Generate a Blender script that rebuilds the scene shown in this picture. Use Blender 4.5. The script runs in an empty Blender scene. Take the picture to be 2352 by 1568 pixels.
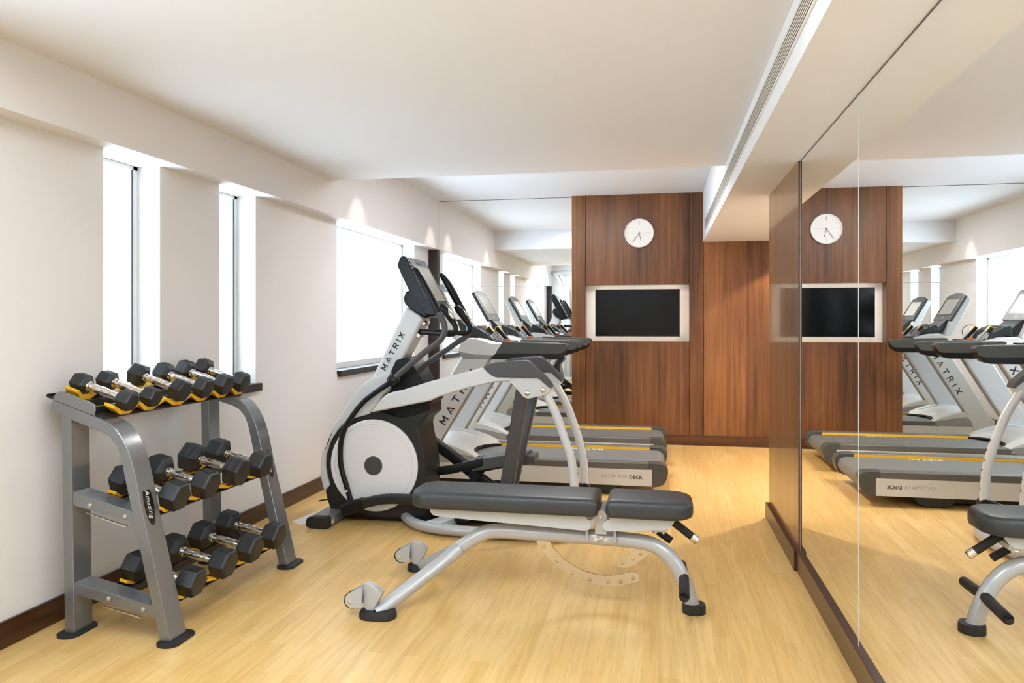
import bpy, bmesh, math, random
from mathutils import Vector, Matrix
random.seed(7)
S = bpy.context.scene
COL = S.collection
PI = math.pi

# ------------------------------------------------------------------ materials
def lin(c):
    return tuple(((v / 255.0) / 12.92 if v / 255.0 <= 0.04045 else ((v / 255.0 + 0.055) / 1.055) ** 2.4) for v in c)

def newmat(name):
    m = bpy.data.materials.new(name); m.use_nodes = True
    nt = m.node_tree
    return m, nt, nt.nodes, nt.links, nt.nodes['Principled BSDF']

def mat(name, rgb, rough=0.5, metal=0.0, spec=0.5, var=0.06, scale=30.0, bump=0.0, coat=0.0, linear=False):
    """plain paint / plastic / metal with a little procedural unevenness"""
    m, nt, N, L, P = newmat(name)
    c = rgb if linear else lin(rgb)
    tc = N.new('ShaderNodeTexCoord')
    nz = N.new('ShaderNodeTexNoise'); nz.inputs['Scale'].default_value = scale; nz.inputs['Detail'].default_value = 3
    L.new(tc.outputs['Object'], nz.inputs['Vector'])
    mx = N.new('ShaderNodeMix'); mx.data_type = 'RGBA'
    mx.inputs[6].default_value = (*[max(0, v * (1 - var)) for v in c], 1)
    mx.inputs[7].default_value = (*[min(1, v * (1 + var)) for v in c], 1)
    L.new(nz.outputs['Fac'], mx.inputs[0]); L.new(mx.outputs[2], P.inputs['Base Color'])
    P.inputs['Roughness'].default_value = rough
    P.inputs['Metallic'].default_value = metal
    P.inputs['Specular IOR Level'].default_value = spec
    if coat: P.inputs['Coat Weight'].default_value = coat; P.inputs['Coat Roughness'].default_value = 0.08
    if bump:
        b = N.new('ShaderNodeBump'); b.inputs['Strength'].default_value = bump; b.inputs['Distance'].default_value = 0.002
        n2 = N.new('ShaderNodeTexNoise'); n2.inputs['Scale'].default_value = scale * 12
        L.new(tc.outputs['Object'], n2.inputs['Vector']); L.new(n2.outputs['Fac'], b.inputs['Height'])
        L.new(b.outputs['Normal'], P.inputs['Normal'])
    return m

def wood(name, dark, mid, light, rough, axis='z', plank=0.21, grain=30.0, coat=0.0):
    m, nt, N, L, P = newmat(name)
    tc = N.new('ShaderNodeTexCoord')
    mp = N.new('ShaderNodeMapping')
    sc = {'z': (grain, grain, 0.9), 'y': (grain, 0.9, grain), 'x': (0.9, grain, grain)}[axis]
    mp.inputs['Scale'].default_value = sc
    L.new(tc.outputs['Object'], mp.inputs['Vector'])
    nz = N.new('ShaderNodeTexNoise'); nz.inputs['Scale'].default_value = 1.0; nz.inputs['Detail'].default_value = 6; nz.inputs['Roughness'].default_value = 0.62; nz.inputs['Distortion'].default_value = 0.4
    L.new(mp.outputs['Vector'], nz.inputs['Vector'])
    mp2 = N.new('ShaderNodeMapping'); mp2.inputs['Scale'].default_value = tuple(v * 0.16 if v > 1 else v * 0.9 for v in sc)
    L.new(tc.outputs['Object'], mp2.inputs['Vector'])
    n2 = N.new('ShaderNodeTexNoise'); n2.inputs['Scale'].default_value = 1.0; n2.inputs['Detail'].default_value = 3
    L.new(mp2.outputs['Vector'], n2.inputs['Vector'])
    sep = N.new('ShaderNodeSeparateXYZ'); L.new(tc.outputs['Object'], sep.inputs[0])
    dv = N.new('ShaderNodeMath'); dv.operation = 'DIVIDE'; dv.inputs[1].default_value = plank
    L.new(sep.outputs['Y' if axis == 'x' else 'X'], dv.inputs[0])
    fl = N.new('ShaderNodeMath'); fl.operation = 'FLOOR'; L.new(dv.outputs[0], fl.inputs[0])
    wn = N.new('ShaderNodeTexWhiteNoise'); wn.noise_dimensions = '1D'; L.new(fl.outputs[0], wn.inputs['W'])
    a1 = N.new('ShaderNodeMath'); a1.operation = 'MULTIPLY_ADD'; a1.inputs[1].default_value = 0.55; L.new(nz.outputs['Fac'], a1.inputs[0])
    a2 = N.new('ShaderNodeMath'); a2.operation = 'MULTIPLY_ADD'; a2.inputs[1].default_value = 0.42; a2.inputs[2].default_value = -0.06
    L.new(n2.outputs['Fac'], a2.inputs[0]); L.new(a2.outputs[0], a1.inputs[2])
    a3 = N.new('ShaderNodeMath'); a3.operation = 'MULTIPLY_ADD'; a3.inputs[1].default_value = 0.17; L.new(wn.outputs['Value'], a3.inputs[0]); L.new(a1.outputs[0], a3.inputs[2])
    cr = N.new('ShaderNodeValToRGB'); e = cr.color_ramp.elements
    e[0].position = 0.32; e[0].color = (*lin(dark), 1); e[1].position = 0.78; e[1].color = (*lin(light), 1)
    k = e.new(0.54); k.color = (*lin(mid), 1)
    L.new(a3.outputs[0], cr.inputs[0]); L.new(cr.outputs[0], P.inputs['Base Color'])
    P.inputs['Roughness'].default_value = rough
    if coat: P.inputs['Coat Weight'].default_value = coat; P.inputs['Coat Roughness'].default_value = 0.06
    return m

def floor_mat():
    m, nt, N, L, P = newmat('maple_laminate')
    tc = N.new('ShaderNodeTexCoord')
    mp = N.new('ShaderNodeMapping'); mp.inputs['Rotation'].default_value = (0, 0, PI / 2)
    L.new(tc.outputs['Object'], mp.inputs['Vector'])
    br = N.new('ShaderNodeTexBrick'); br.offset = 0.37; br.inputs['Scale'].default_value = 1.0
    br.inputs['Brick Width'].default_value = 0.62; br.inputs['Row Height'].default_value = 0.068; br.inputs['Mortar Size'].default_value = 0.0007
    br.inputs['Mortar Smooth'].default_value = 0.3
    br.inputs['Color1'].default_value = (*lin(FLOOR_A), 1); br.inputs['Color2'].default_value = (*lin(FLOOR_B), 1); br.inputs['Mortar'].default_value = (*lin(FLOOR_C), 1)
    L.new(mp.outputs['Vector'], br.inputs['Vector'])
    m2 = N.new('ShaderNodeMapping'); m2.inputs['Scale'].default_value = (38, 2.2, 1)
    L.new(tc.outputs['Object'], m2.inputs['Vector'])
    nz = N.new('ShaderNodeTexNoise'); nz.inputs['Scale'].default_value = 1.0; nz.inputs['Detail'].default_value = 5; nz.inputs['Distortion'].default_value = 1.2
    L.new(m2.outputs['Vector'], nz.inputs['Vector'])
    cr = N.new('ShaderNodeValToRGB'); e = cr.color_ramp.elements
    e[0].position = 0.3; e[0].color = (0.84, 0.80, 0.74, 1); e[1].position = 0.62; e[1].color = (1, 1, 1, 1)
    L.new(nz.outputs['Fac'], cr.inputs[0])
    mx = N.new('ShaderNodeMix'); mx.data_type = 'RGBA'; mx.blend_type = 'MULTIPLY'; mx.inputs[0].default_value = 1.0
    L.new(br.outputs['Color'], mx.inputs[6]); L.new(cr.outputs[0], mx.inputs[7])
    L.new(mx.outputs[2], P.inputs['Base Color'])
    n3 = N.new('ShaderNodeTexNoise'); n3.inputs['Scale'].default_value = 2.5
    L.new(tc.outputs['Object'], n3.inputs['Vector'])
    mr = N.new('ShaderNodeMapRange'); mr.inputs[3].default_value = 0.24; mr.inputs[4].default_value = 0.38
    L.new(n3.outputs['Fac'], mr.inputs[0]); L.new(mr.outputs[0], P.inputs['Roughness'])
    P.inputs['Specular IOR Level'].default_value = 0.45
    return m

def glass_mat():
    m = bpy.data.materials.new('window_glass'); m.use_nodes = True
    nt = m.node_tree; N = nt.nodes; L = nt.links; N.remove(N['Principled BSDF'])
    tr = N.new('ShaderNodeBsdfTransparent'); tr.inputs[0].default_value = (0.96, 0.98, 0.97, 1)
    gl = N.new('ShaderNodeBsdfGlossy'); gl.inputs['Roughness'].default_value = 0.02
    mx = N.new('ShaderNodeMixShader'); mx.inputs[0].default_value = 0.05; L.new(tr.outputs[0], mx.inputs[1]); L.new(gl.outputs[0], mx.inputs[2])
    L.new(mx.outputs[0], N['Material Output'].inputs[0])
    return m

def emit_mat(name, rgb, strength):
    m, nt, N, L, P = newmat(name)
    P.inputs['Base Color'].default_value = (*lin(rgb), 1)
    P.inputs['Emission Color'].default_value = (*lin(rgb), 1)
    P.inputs['Emission Strength'].default_value = strength
    return m

FLOOR_A = (234, 197, 130); FLOOR_B = (224, 183, 112); FLOOR_C = (214, 172, 106)
M = {}
M['wall'] = mat('wall_paint', (229, 226, 225), 0.75, var=0.01, scale=4, bump=0.05)
M['ceil'] = mat('ceiling_paint', (228, 227, 228), 0.8, var=0.01, scale=3)
M['white'] = mat('white_lacquer', (238, 237, 234), 0.4, var=0.01)
M['floor'] = floor_mat()
M['walnut'] = wood('walnut_veneer', (74, 44, 23), (126, 79, 42), (168, 112, 63), 0.36, 'z')
M['walnut2'] = wood('walnut_straight_grain', (74, 44, 22), (126, 84, 46), (166, 118, 70), 0.3, 'z', plank=5.0, grain=42, coat=0.55)
M['skirt'] = wood('walnut_skirting', (44, 24, 14), (78, 46, 26), (112, 70, 42), 0.28, 'y', plank=3.0)
M['skirtx'] = wood('walnut_skirting_back', (44, 24, 14), (78, 46, 26), (112, 70, 42), 0.28, 'x', plank=3.0)
M['darkwood'] = mat('dark_wenge', (38, 24, 19), 0.4, var=0.25, scale=12)
M['mirror'] = mat('mirror_silver', (254, 255, 253), 0.0, metal=1.0, var=0.0)
M['mirror_edge'] = mat('mirror_edge_glass', (232, 236, 232), 0.2, var=0.02)
M['glass'] = glass_mat()
M['gasket'] = mat('black_gasket', (20, 24, 32), 0.6)
M['frame_alu'] = mat('white_window_frame', (226, 228, 226), 0.35, var=0.01)
M['dark_gap'] = mat('duct_black', (18, 16, 14), 0.8)
M['slat'] = mat('diffuser_slat', (222, 214, 204), 0.4, var=0.02)
M['screen_black'] = mat('tv_glass', (11, 12, 13), 0.1, spec=0.2, var=0.02)
M['bezel'] = mat('tv_bezel', (10, 10, 11), 0.3)
M['clock_face'] = mat('clock_face', (244, 243, 240), 0.5, var=0.005)
M['clock_grey'] = mat('clock_marks', (196, 196, 194), 0.5)
M['clock_hand'] = mat('clock_hands', (60, 62, 66), 0.4)
# gym
M['silver'] = mat('silver_powdercoat', (216, 218, 220), 0.34, metal=0.1, var=0.03, scale=60)
M['silver2'] = mat('silver_bench_tube', (186, 187, 189), 0.27, metal=0.18, var=0.03, scale=60)
M['plate_white'] = mat('light_grey_plate', (210, 212, 214), 0.35, metal=0.1, var=0.02)
M['disc'] = mat('disc_silver', (240, 239, 240), 0.36, metal=0.0, var=0.02)
M['black'] = mat('black_plastic', (14, 16, 18), 0.38, spec=0.35, var=0.08, scale=40)
M['blackbump'] = mat('black_moulded', (28, 31, 32), 0.45, var=0.08, scale=40, bump=0.2)
M['navy'] = mat('dark_blue_black', (8, 12, 18), 0.3, spec=0.35, var=0.1)
M['rubber'] = mat('black_rubber', (30, 31, 33), 0.55, var=0.1, scale=60, bump=0.2)
M['grip'] = mat('foam_grip', (26, 27, 30), 0.6, var=0.1, scale=80, bump=0.3)
M['graphite'] = mat('graphite_grey', (82, 83, 86), 0.34, metal=0.2, var=0.05)
M['dgrey'] = mat('dark_grey_plastic', (74, 75, 72), 0.4, var=0.05)
M['deckrail'] = mat('deck_rail_grey', (98, 98, 94), 0.42, var=0.04)
M['mgrey'] = mat('mid_grey_plastic', (150, 150, 150), 0.4, var=0.03)
M['belt'] = mat('running_belt', (112, 112, 110), 0.55, var=0.08, scale=160, bump=0.3)
M['yellow'] = mat('yellow_plastic', (246, 186, 34), 0.38, var=0.04)
M['screen'] = mat('console_screen', (168, 166, 160), 0.22, var=0.03)
M['console'] = mat('console_dark', (31, 34, 35), 0.36, var=0.06)
M['whitepl'] = mat('white_plastic', (222, 223, 224), 0.35, var=0.015)
M['hood'] = mat('hood_light_grey', (206, 206, 203), 0.38, var=0.02)
M['bench_plate'] = mat('bench_grey_plate', (192, 195, 198), 0.36, metal=0.1, var=0.02)
M['led'] = emit_mat('led_strip', (255, 236, 214), 7.0)
M['stab'] = mat('stabilizer_grey', (122, 123, 125), 0.3, metal=0.2, var=0.03)
M['chrome'] = mat('chrome', (225, 222, 215), 0.14, metal=1.0, var=0.02)
M['steel'] = mat('polished_steel', (214, 208, 200), 0.16, metal=1.0, var=0.03)
M['bolt'] = mat('bolt_zinc', (206, 204, 198), 0.25, metal=0.9, var=0.05)
M['pad'] = mat('grey_vinyl', (54, 56, 59), 0.42, var=0.05, scale=18, bump=0.12)
M['piping'] = mat('vinyl_piping', (72, 73, 76), 0.4)
M['rackgrey'] = mat('rack_graphite_paint', (132, 134, 136), 0.24, metal=0.55, var=0.04, scale=50)
M['traydark'] = mat('tray_black', (46, 46, 46), 0.35, metal=0.2, var=0.08)
M['hex'] = mat('hex_rubber', (33, 35, 38), 0.42, var=0.12, scale=40, bump=0.1)
M['hexplate'] = mat('hex_plate_rubber', (22, 23, 26), 0.55, var=0.1, scale=60)
M['hextext'] = mat('hex_raised_text', (72, 74, 78), 0.5, var=0.05)
M['ink'] = mat('lettering_ink', (38, 42, 50), 0.5)
M['inkgrey'] = mat('lettering_grey', (140, 134, 128), 0.5)
M['inkwhite'] = mat('lettering_white', (226, 226, 224), 0.5)
M['red'] = mat('red_dot', (205, 40, 52), 0.5)
M['orange'] = mat('orange_plastic', (222, 110, 40), 0.45)
M['paper'] = mat('paper_white', (236, 230, 216), 0.7, var=0.02)
M['fill_glow'] = emit_mat('fill_panel_glow', (240, 247, 255), 2.0)  # glowing face of the added fill panels

# ------------------------------------------------------------------ mesh builder
class MB:
    def __init__(s): s.v = []; s.f = []
    def add(s, vs, fs):
        b = len(s.v); s.v += [Vector(p) for p in vs]; s.f += [tuple(i + b for i in f) for f in fs]; return s
    def box(s, x0, x1, y0, y1, z0, z1):
        return s.add([(x0, y0, z0), (x1, y0, z0), (x1, y1, z0), (x0, y1, z0), (x0, y0, z1), (x1, y0, z1), (x1, y1, z1), (x0, y1, z1)],
                     [(0, 3, 2, 1), (4, 5, 6, 7), (0, 1, 5, 4), (1, 2, 6, 5), (2, 3, 7, 6), (3, 0, 4, 7)])
    def prism(s, poly, a, b, axis='y'):
        """polygon (p,q) pushed along an axis from a to b. axis y: (x,z); x: (y,z); z: (x,y)"""
        n = len(poly)
        def P(p, t): return {'y': (p[0], t, p[1]), 'x': (t, p[0], p[1]), 'z': (p[0], p[1], t)}[axis]
        ar = sum(poly[i][0] * poly[(i + 1) % n][1] - poly[(i + 1) % n][0] * poly[i][1] for i in range(n))
        if (ar < 0) != (axis == 'y'): poly = poly[::-1]
        vs = [P(p, a) for p in poly] + [P(p, b) for p in poly]
        fs = [tuple(range(n))[::-1], tuple(range(n, 2 * n))] + [(i, (i + 1) % n, n + (i + 1) % n, n + i) for i in range(n)]
        return s.add(vs, fs)
    def rings(s, rings, closed=False, caps=True):
        n = len(rings[0]); k = len(rings)
        vs = [p for r in rings for p in r]; fs = []
        for i in range(k if closed else k - 1):
            a = i * n; b = ((i + 1) % k) * n
            for j in range(n): fs.append((a + j, a + (j + 1) % n, b + (j + 1) % n, b + j))
        if caps and not closed:
            fs.append(tuple(range(n))[::-1]); fs.append(tuple(range((k - 1) * n, k * n)))
        return s.add(vs, fs)
    def sweep(s, pts, prof, up=(0, 1, 0), closed=False, scale=None):
        """2D profile (along 'side' and 'up') swept along pts"""
        pts = [Vector(p) for p in pts]; n = len(pts); rs = []
        upv = Vector(up)
        for i, p in enumerate(pts):
            if closed: t = pts[(i + 1) % n] - pts[i - 1]
            else: t = pts[min(i + 1, n - 1)] - pts[max(i - 1, 0)]
            t.normalize()
            sd = t.cross(upv)
            if sd.length < 1e-5: sd = t.cross(Vector((0.31, 0.2, 0.93)))
            sd.normalize(); u = sd.cross(t).normalized()
            k = scale[i] if scale else 1.0
            rs.append([p + sd * a * k + u * b * k for a, b in prof])
        return s.rings(rs, closed)
    def tube(s, pts, r, seg=14, closed=False, smooth=4, up=(0, 1, 0)):
        rr = r if isinstance(r, (list, tuple)) else None
        if smooth and len(pts) > 2: pts, rr = spline(pts, smooth, closed, rr)
        sc = rr if rr else [r] * len(pts)
        prof = [(math.cos(2 * PI * j / seg), math.sin(2 * PI * j / seg)) for j in range(seg)]
        return s.sweep(pts, prof, up, closed, sc)
    def cyl(s, c, axis, r, h, seg=28):
        """solid along axis, from c to c + axis*h; r may be [(t, r), ...]"""
        ax = Vector(axis).normalized(); q = ax.to_track_quat('Z', 'Y')
        st = r if isinstance(r, list) else [(0, r), (1, r)]
        rs = [[Vector(c) + ax * (h * t) + q @ Vector((math.cos(2 * PI * j / seg) * rad, math.sin(2 * PI * j / seg) * rad, 0)) for j in range(seg)] for t, rad in st]
        return s.rings(rs)
    def ball(s, c, r, sx=1, sy=1, sz=1, seg=20, n=12):
        rs = []
        for i in range(1, n):
            a = PI * i / n
            rs.append([(c[0] + r * sx * math.sin(a) * math.cos(2 * PI * j / seg), c[1] + r * sy * math.sin(a) * math.sin(2 * PI * j / seg), c[2] - r * sz * math.cos(a)) for j in range(seg)])
        return s.rings(rs)
    def xf(s, m):
        s.v = [m @ p for p in s.v]; return s
    def build(s, name, m, parent=None, bevel=0.0, seg=2, ang=35, smooth=True, origin=None, label=None):
        o0 = origin if origin is not None else (parent['_o'] if parent is not None and '_o' in parent else (0, 0, 0))
        o0 = Vector(o0)
        bm = bmesh.new()
        vs = [bm.verts.new(p - o0) for p in s.v]
        for f in s.f:
            try: bm.faces.new([vs[i] for i in f])
            except ValueError: pass
        bmesh.ops.recalc_face_normals(bm, faces=bm.faces)
        if bevel:
            bm.normal_update()
            es = [e for e in bm.edges if len(e.link_faces) == 2 and e.calc_face_angle(0) > math.radians(28)]
            bmesh.ops.bevel(bm, geom=es, offset=bevel, segments=seg, profile=0.6, affect='EDGES', clamp_overlap=True)
        me = bpy.data.meshes.new(name); bm.to_mesh(me); bm.free()
        if smooth:
            me.polygons.foreach_set('use_smooth', [True] * len(me.polygons))
            me.set_sharp_from_angle(angle=math.radians(ang))
        me.materials.append(M[m] if isinstance(m, str) else m)
        o = bpy.data.objects.new(name, me); COL.objects.link(o)
        if parent is not None:
            o.parent = parent; o['_o'] = tuple(o0)
        else:
            o.location = o0; o['_o'] = tuple(o0)
        if bevel and smooth:
            wn = o.modifiers.new('weighted_normal', 'WEIGHTED_NORMAL'); wn.keep_sharp = True; wn.weight = 60
        if label: o['label'] = label
        return o

def spline(pts, k, closed=False, rr=None):
    P = [Vector(p) for p in pts]; n = len(P); out = []; ro = []
    for i in range(n if closed else n - 1):
        g = (lambda j: P[j % n]) if closed else (lambda j: P[max(0, min(n - 1, j))])
        p0, p1, p2, p3 = g(i - 1), g(i), g(i + 1), g(i + 2)
        for j in range(k):
            t = j / k
            out.append(0.5 * ((2 * p1) + (p2 - p0) * t + (2 * p0 - 5 * p1 + 4 * p2 - p3) * t * t + (3 * p1 - p0 - 3 * p2 + p3) * t ** 3))
            if rr: ro.append(rr[i] * (1 - t) + rr[(i + 1) % n] * t)
    if not closed:
        out.append(P[-1])
        if rr: ro.append(rr[-1])
    return out, (ro if rr else None)

def rrect(w, h, r, n=4):
    """rounded rectangle profile centred on 0"""
    out = []
    for cx, cy, a0 in ((w / 2 - r, h / 2 - r, 0), (-w / 2 + r, h / 2 - r, 90), (-w / 2 + r, -h / 2 + r, 180), (w / 2 - r, -h / 2 + r, 270)):
        for i in range(n + 1):
            a = math.radians(a0 + 90 * i / n); out.append((cx + r * math.cos(a), cy + r * math.sin(a)))
    return out

def smooth_poly(poly, k=3):
    p, _ = spline([(a, b, 0) for a, b in poly], k, True); return [(q.x, q.y) for q in p]

# ------------------------------------------------------------------ naming helpers
def tag(o, label, cat, group=None, kind=None):
    o['label'] = label; o['category'] = cat
    if group: o['group'] = group
    if kind: o['kind'] = kind
    return o
def thing(name, loc, label, cat, group=None):
    o = bpy.data.objects.new(name, None); COL.objects.link(o); o.location = loc; o['_o'] = tuple(loc)
    o.empty_display_size = 0.05
    return tag(o, label, cat, group)
def struct(o, label=None):
    o['kind'] = 'structure'
    if label: o['label'] = label
    return o
def children(o): return [c for c in bpy.data.objects if c.parent == o]
def copy_tree(o, parent=None):
    kids = children(o)
    c = o.copy(); COL.objects.link(c)
    if parent is not None: c.parent = parent
    for k in kids: copy_tree(k, c)
    return c

# lettering made of thin strokes -------------------------------------------------
GLY = {
    'M': (0.95, [[(0, 0), (0, 1), (0.475, 0.3), (0.95, 1), (0.95, 0)]]),
    'A': (0.95, [[(0, 0), (0.475, 1), (0.95, 0)]]),
    'T': (0.85, [[(0, 1), (0.85, 1)], [(0.425, 1), (0.425, 0)]]),
    'R': (0.8, [[(0, 0), (0, 1), (0.62, 1), (0.78, 0.88), (0.78, 0.65), (0.62, 0.5), (0.1, 0.5)], [(0.42, 0.5), (0.8, 0)]]),
    'I': (0.12, [[(0.06, 0), (0.06, 1)]]),
    'X': (0.85, [[(0, 0), (0.85, 1)], [(0, 1), (0.85, 0)]]),
}
def stroke_text(word, o, d, u, size, gap, th, parent, name='lettering', m='ink', depth=0.0015, dot=True):
    """letters along d, tops along u, raised off the face along d x u"""
    d = Vector(d).normalized(); u = Vector(u).normalized(); nrm = d.cross(u).normalized(); o = Vector(o)
    mb = MB(); dots = MB(); x = 0.0
    for ch in word:
        w, strokes = GLY[ch]
        for st in strokes:
            for (a, b) in zip(st[:-1], st[1:]):
                A = o + d * (x + a[0] * size) + u * (a[1] * size); B = o + d * (x + b[0] * size) + u * (b[1] * size)
                t = (B - A).normalized(); p = nrm.cross(t) * th / 2; A = A - t * th * 0.3; B = B + t * th * 0.3
                vs = [A - p, B - p, B + p, A + p]
                mb.add(vs + [v + nrm * depth for v in vs], [(0, 3, 2, 1), (4, 5, 6, 7), (0, 1, 5, 4), (1, 2, 6, 5), (2, 3, 7, 6), (3, 0, 4, 7)])
        if ch == 'A' and dot: dots.cyl(o + d * (x + w * size / 2) + u * (0.22 * size), nrm, size * 0.13, depth, 12)
        x += w * size + gap
    ob = mb.build(name, m, parent, smooth=False)
    if dot: dots.build('red_dot', 'red', ob, smooth=False)
    return ob
def font_text(body, o, d, u, size, parent, m, name='lettering', offset=0.0, extrude=0.0008, shear=0.0, spacing=1.0, align='CENTER'):
    cu = bpy.data.curves.new(name, 'FONT'); cu.body = body; cu.size = size; cu.extrude = extrude; cu.offset = offset; cu.shear = shear
    cu.space_character = spacing; cu.align_x = align; cu.align_y = 'CENTER'; cu.resolution_u = 3
    t = bpy.data.objects.new(name + '_src', cu); COL.objects.link(t)
    dg = bpy.context.evaluated_depsgraph_get()
    me = bpy.data.meshes.new_from_object(t.evaluated_get(dg))
    bpy.data.objects.remove(t); bpy.data.curves.remove(cu)
    d = Vector(d).normalized(); u = Vector(u).normalized(); n = d.cross(u)
    mtx = Matrix((d, u, n)).transposed().to_4x4(); mtx.translation = Vector(o) - Vector(parent['_o'])
    me.transform(mtx); me.name = name
    me.materials.clear(); me.materials.append(M[m])
    ob = bpy.data.objects.new(name, me); COL.objects.link(ob); ob.parent = parent; ob['_o'] = parent['_o']
    return ob
def holed_plate(outer, holes, y0, th, name, m, parent, hr=0.0095):
    """flat plate in the xz plane with round holes"""
    cu = bpy.data.curves.new(name, 'CURVE'); cu.dimensions = '2D'; cu.fill_mode = 'BOTH'; cu.extrude = th / 2
    def sp(pts):
        s = cu.splines.new('POLY'); s.points.add(len(pts) - 1); s.use_cyclic_u = True
        for i, p in enumerate(pts): s.points[i].co = (p[0], p[1], 0, 1)
    sp(outer)
    for h in holes: sp([(h[0] + hr * math.cos(2 * PI * i / 14), h[1] + hr * math.sin(2 * PI * i / 14)) for i in range(14)])
    t = bpy.data.objects.new(name + '_src', cu); COL.objects.link(t)
    me = bpy.data.meshes.new_from_object(t.evaluated_get(bpy.context.evaluated_depsgraph_get()))
    bpy.data.objects.remove(t); bpy.data.curves.remove(cu)
    o0 = Vector(parent['_o'])
    me.transform(Matrix.Translation(Vector((0, y0, 0)) - o0) @ Matrix.Rotation(PI / 2, 4, 'X'))
    me.name = name; me.materials.clear(); me.materials.append(M[m])
    ob = bpy.data.objects.new(name, me); COL.objects.link(ob); ob.parent = parent; ob['_o'] = parent['_o']
    return ob

# ================================================================== ROOM
XW, XS = -2.475, -2.36          # left wall face, face of the bulkhead above the windows
XM = 0.685                      # mirror on the right
YB, YR = 7.93, -0.75            # back mirror, wall behind the camera
ZS, ZD, ZC = 2.03, 2.282, 2.555 # bulkhead underside, dropped ceiling, high ceiling
ZR = 2.053                      # right bulkhead underside
XA = 2.0                        # far side of the alcove on the right

struct(MB().box(-2.8, XA + 0.2, YR - 0.2, 8.2, -0.1, 0).build('floor', 'floor', smooth=False))
struct(MB().box(-2.8, XA + 0.2, YR - 0.2, 8.2, ZC, ZC + 0.1).build('ceiling', 'ceil', smooth=False), 'high white ceiling at both ends of the room')
struct(MB().box(XS - 0.02, 0.42, 1.98, 5.2, ZD, ZC + 0.02).build('ceiling_dropped', 'ceil', smooth=False), 'lower white ceiling panel over the middle of the room')
struct(MB().box(-2.76, XS, YR, 8.1, ZS, ZC + 0.02).build('soffit_left', 'wall', smooth=False), 'white bulkhead running above the windows')
struct(MB().box(0.42, XA + 0.1, YR, 8.1, ZR, ZC + 0.02).build('soffit_right', 'wall', smooth=False), 'white bulkhead above the right mirror')

WIN = [(-0.32, 1.80), (3.007, 3.402), (3.925, 4.321), (5.526, 7.409)]
ZSILL = 0.84
wl = MB(); wl.box(-2.76, XW, YR, 8.1, 0, ZSILL)
edges = [YR] + [y for w in WIN for y in w] + [8.1]
for a, b in zip(edges[0::2], edges[1::2]): wl.box(-2.76, XW, a, b, ZSILL, ZS + 0.01)
struct(wl.build('wall_left', 'wall', smooth=False))
struct(MB().box(-2.9, XA + 0.2, YR - 0.15, YR, 0, ZC).build('wall_rear', 'wall', smooth=False))
wr = MB(); wr.box(XM + 0.012, XA + 0.1, YR, 3.99, 0, ZR + 0.01); wr.box(0.72, XA + 0.1, 3.99, 5.03, 0, ZR + 0.01)
struct(wr.build('wall_right', 'wall', smooth=False))
struct(MB().box(XA, XA + 0.15, 5.0, 8.1, 0, ZC).build('wall_alcove', 'wall', smooth=False), 'white wall of the alcove beyond the wooden pier')
wb = struct(MB().box(-2.9, XA + 0.2, 8.06, 8.2, 0, ZC).build('wall_back', 'wall', smooth=False))

# wood panelling on the back wall (around a recess for the television)
YP = 7.865
def panel(x0, x1, z0, z1, lab): struct(MB().box(x0, x1, YP, 8.06, z0, z1).build('wall_panel', 'walnut', bevel=0.002, seg=1), lab)
panel(-0.909, -0.767, 0, ZC + 0.01, 'narrow walnut panel beside the back mirror')
panel(-0.763, 0.281, 1.627, ZC + 0.01, 'walnut panel behind the clock')
panel(-0.763, 0.281, 0, 1.045, 'walnut panel below the television')
panel(0.285, 0.422, 0, ZC + 0.01, 'narrow walnut panel right of the television')
panel(0.426, XA, 0, ZR, 'walnut panel under the right bulkhead')
MB().box(-0.78, 0.30, 8.0, 8.06, 1.03, 1.64).build('recess_back', 'white', wb, smooth=False)

struct(MB().box(-0.909, XA, 7.848, YP, 0, 0.1).build('baseboard_back', 'skirtx', bevel=0.003))
struct(MB().box(XW, XW + 0.015, YR, YB, 0, 0.103).build('baseboard_left', 'skirt', bevel=0.003))
struct(MB().box(0.667, 0.70, YR, 4.0, 0, 0.103).build('baseboard_right', 'skirt', bevel=0.004))
struct(MB().box(-2.475, -2.363, YB - 0.03, 8.06, 0, ZS).build('trim_1', 'darkwood', smooth=False), 'dark wooden strip between window wall and back mirror')
struct(MB().box(-2.475, -2.363, YR, YR + 0.03, 0, ZS).build('trim_2', 'darkwood', smooth=False), 'dark wooden strip in the rear corner')
pier = struct(MB().box(0.677, 0.74, 4.005, 5.04, 0, ZR + 0.002).build('wall_pier', 'walnut2', bevel=0.002), 'glossy wood-clad pier between mirror and alcove')
MB().box(0.6765, 0.70, 3.997, 4.0045, 0.1, ZR).build('edge_strip', 'skirt', pier, smooth=False)
struct(MB().box(0.655, 0.70, 4.0, 5.055, 0, 0.1).build('baseboard_pier', 'skirt', bevel=0.004))

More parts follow.
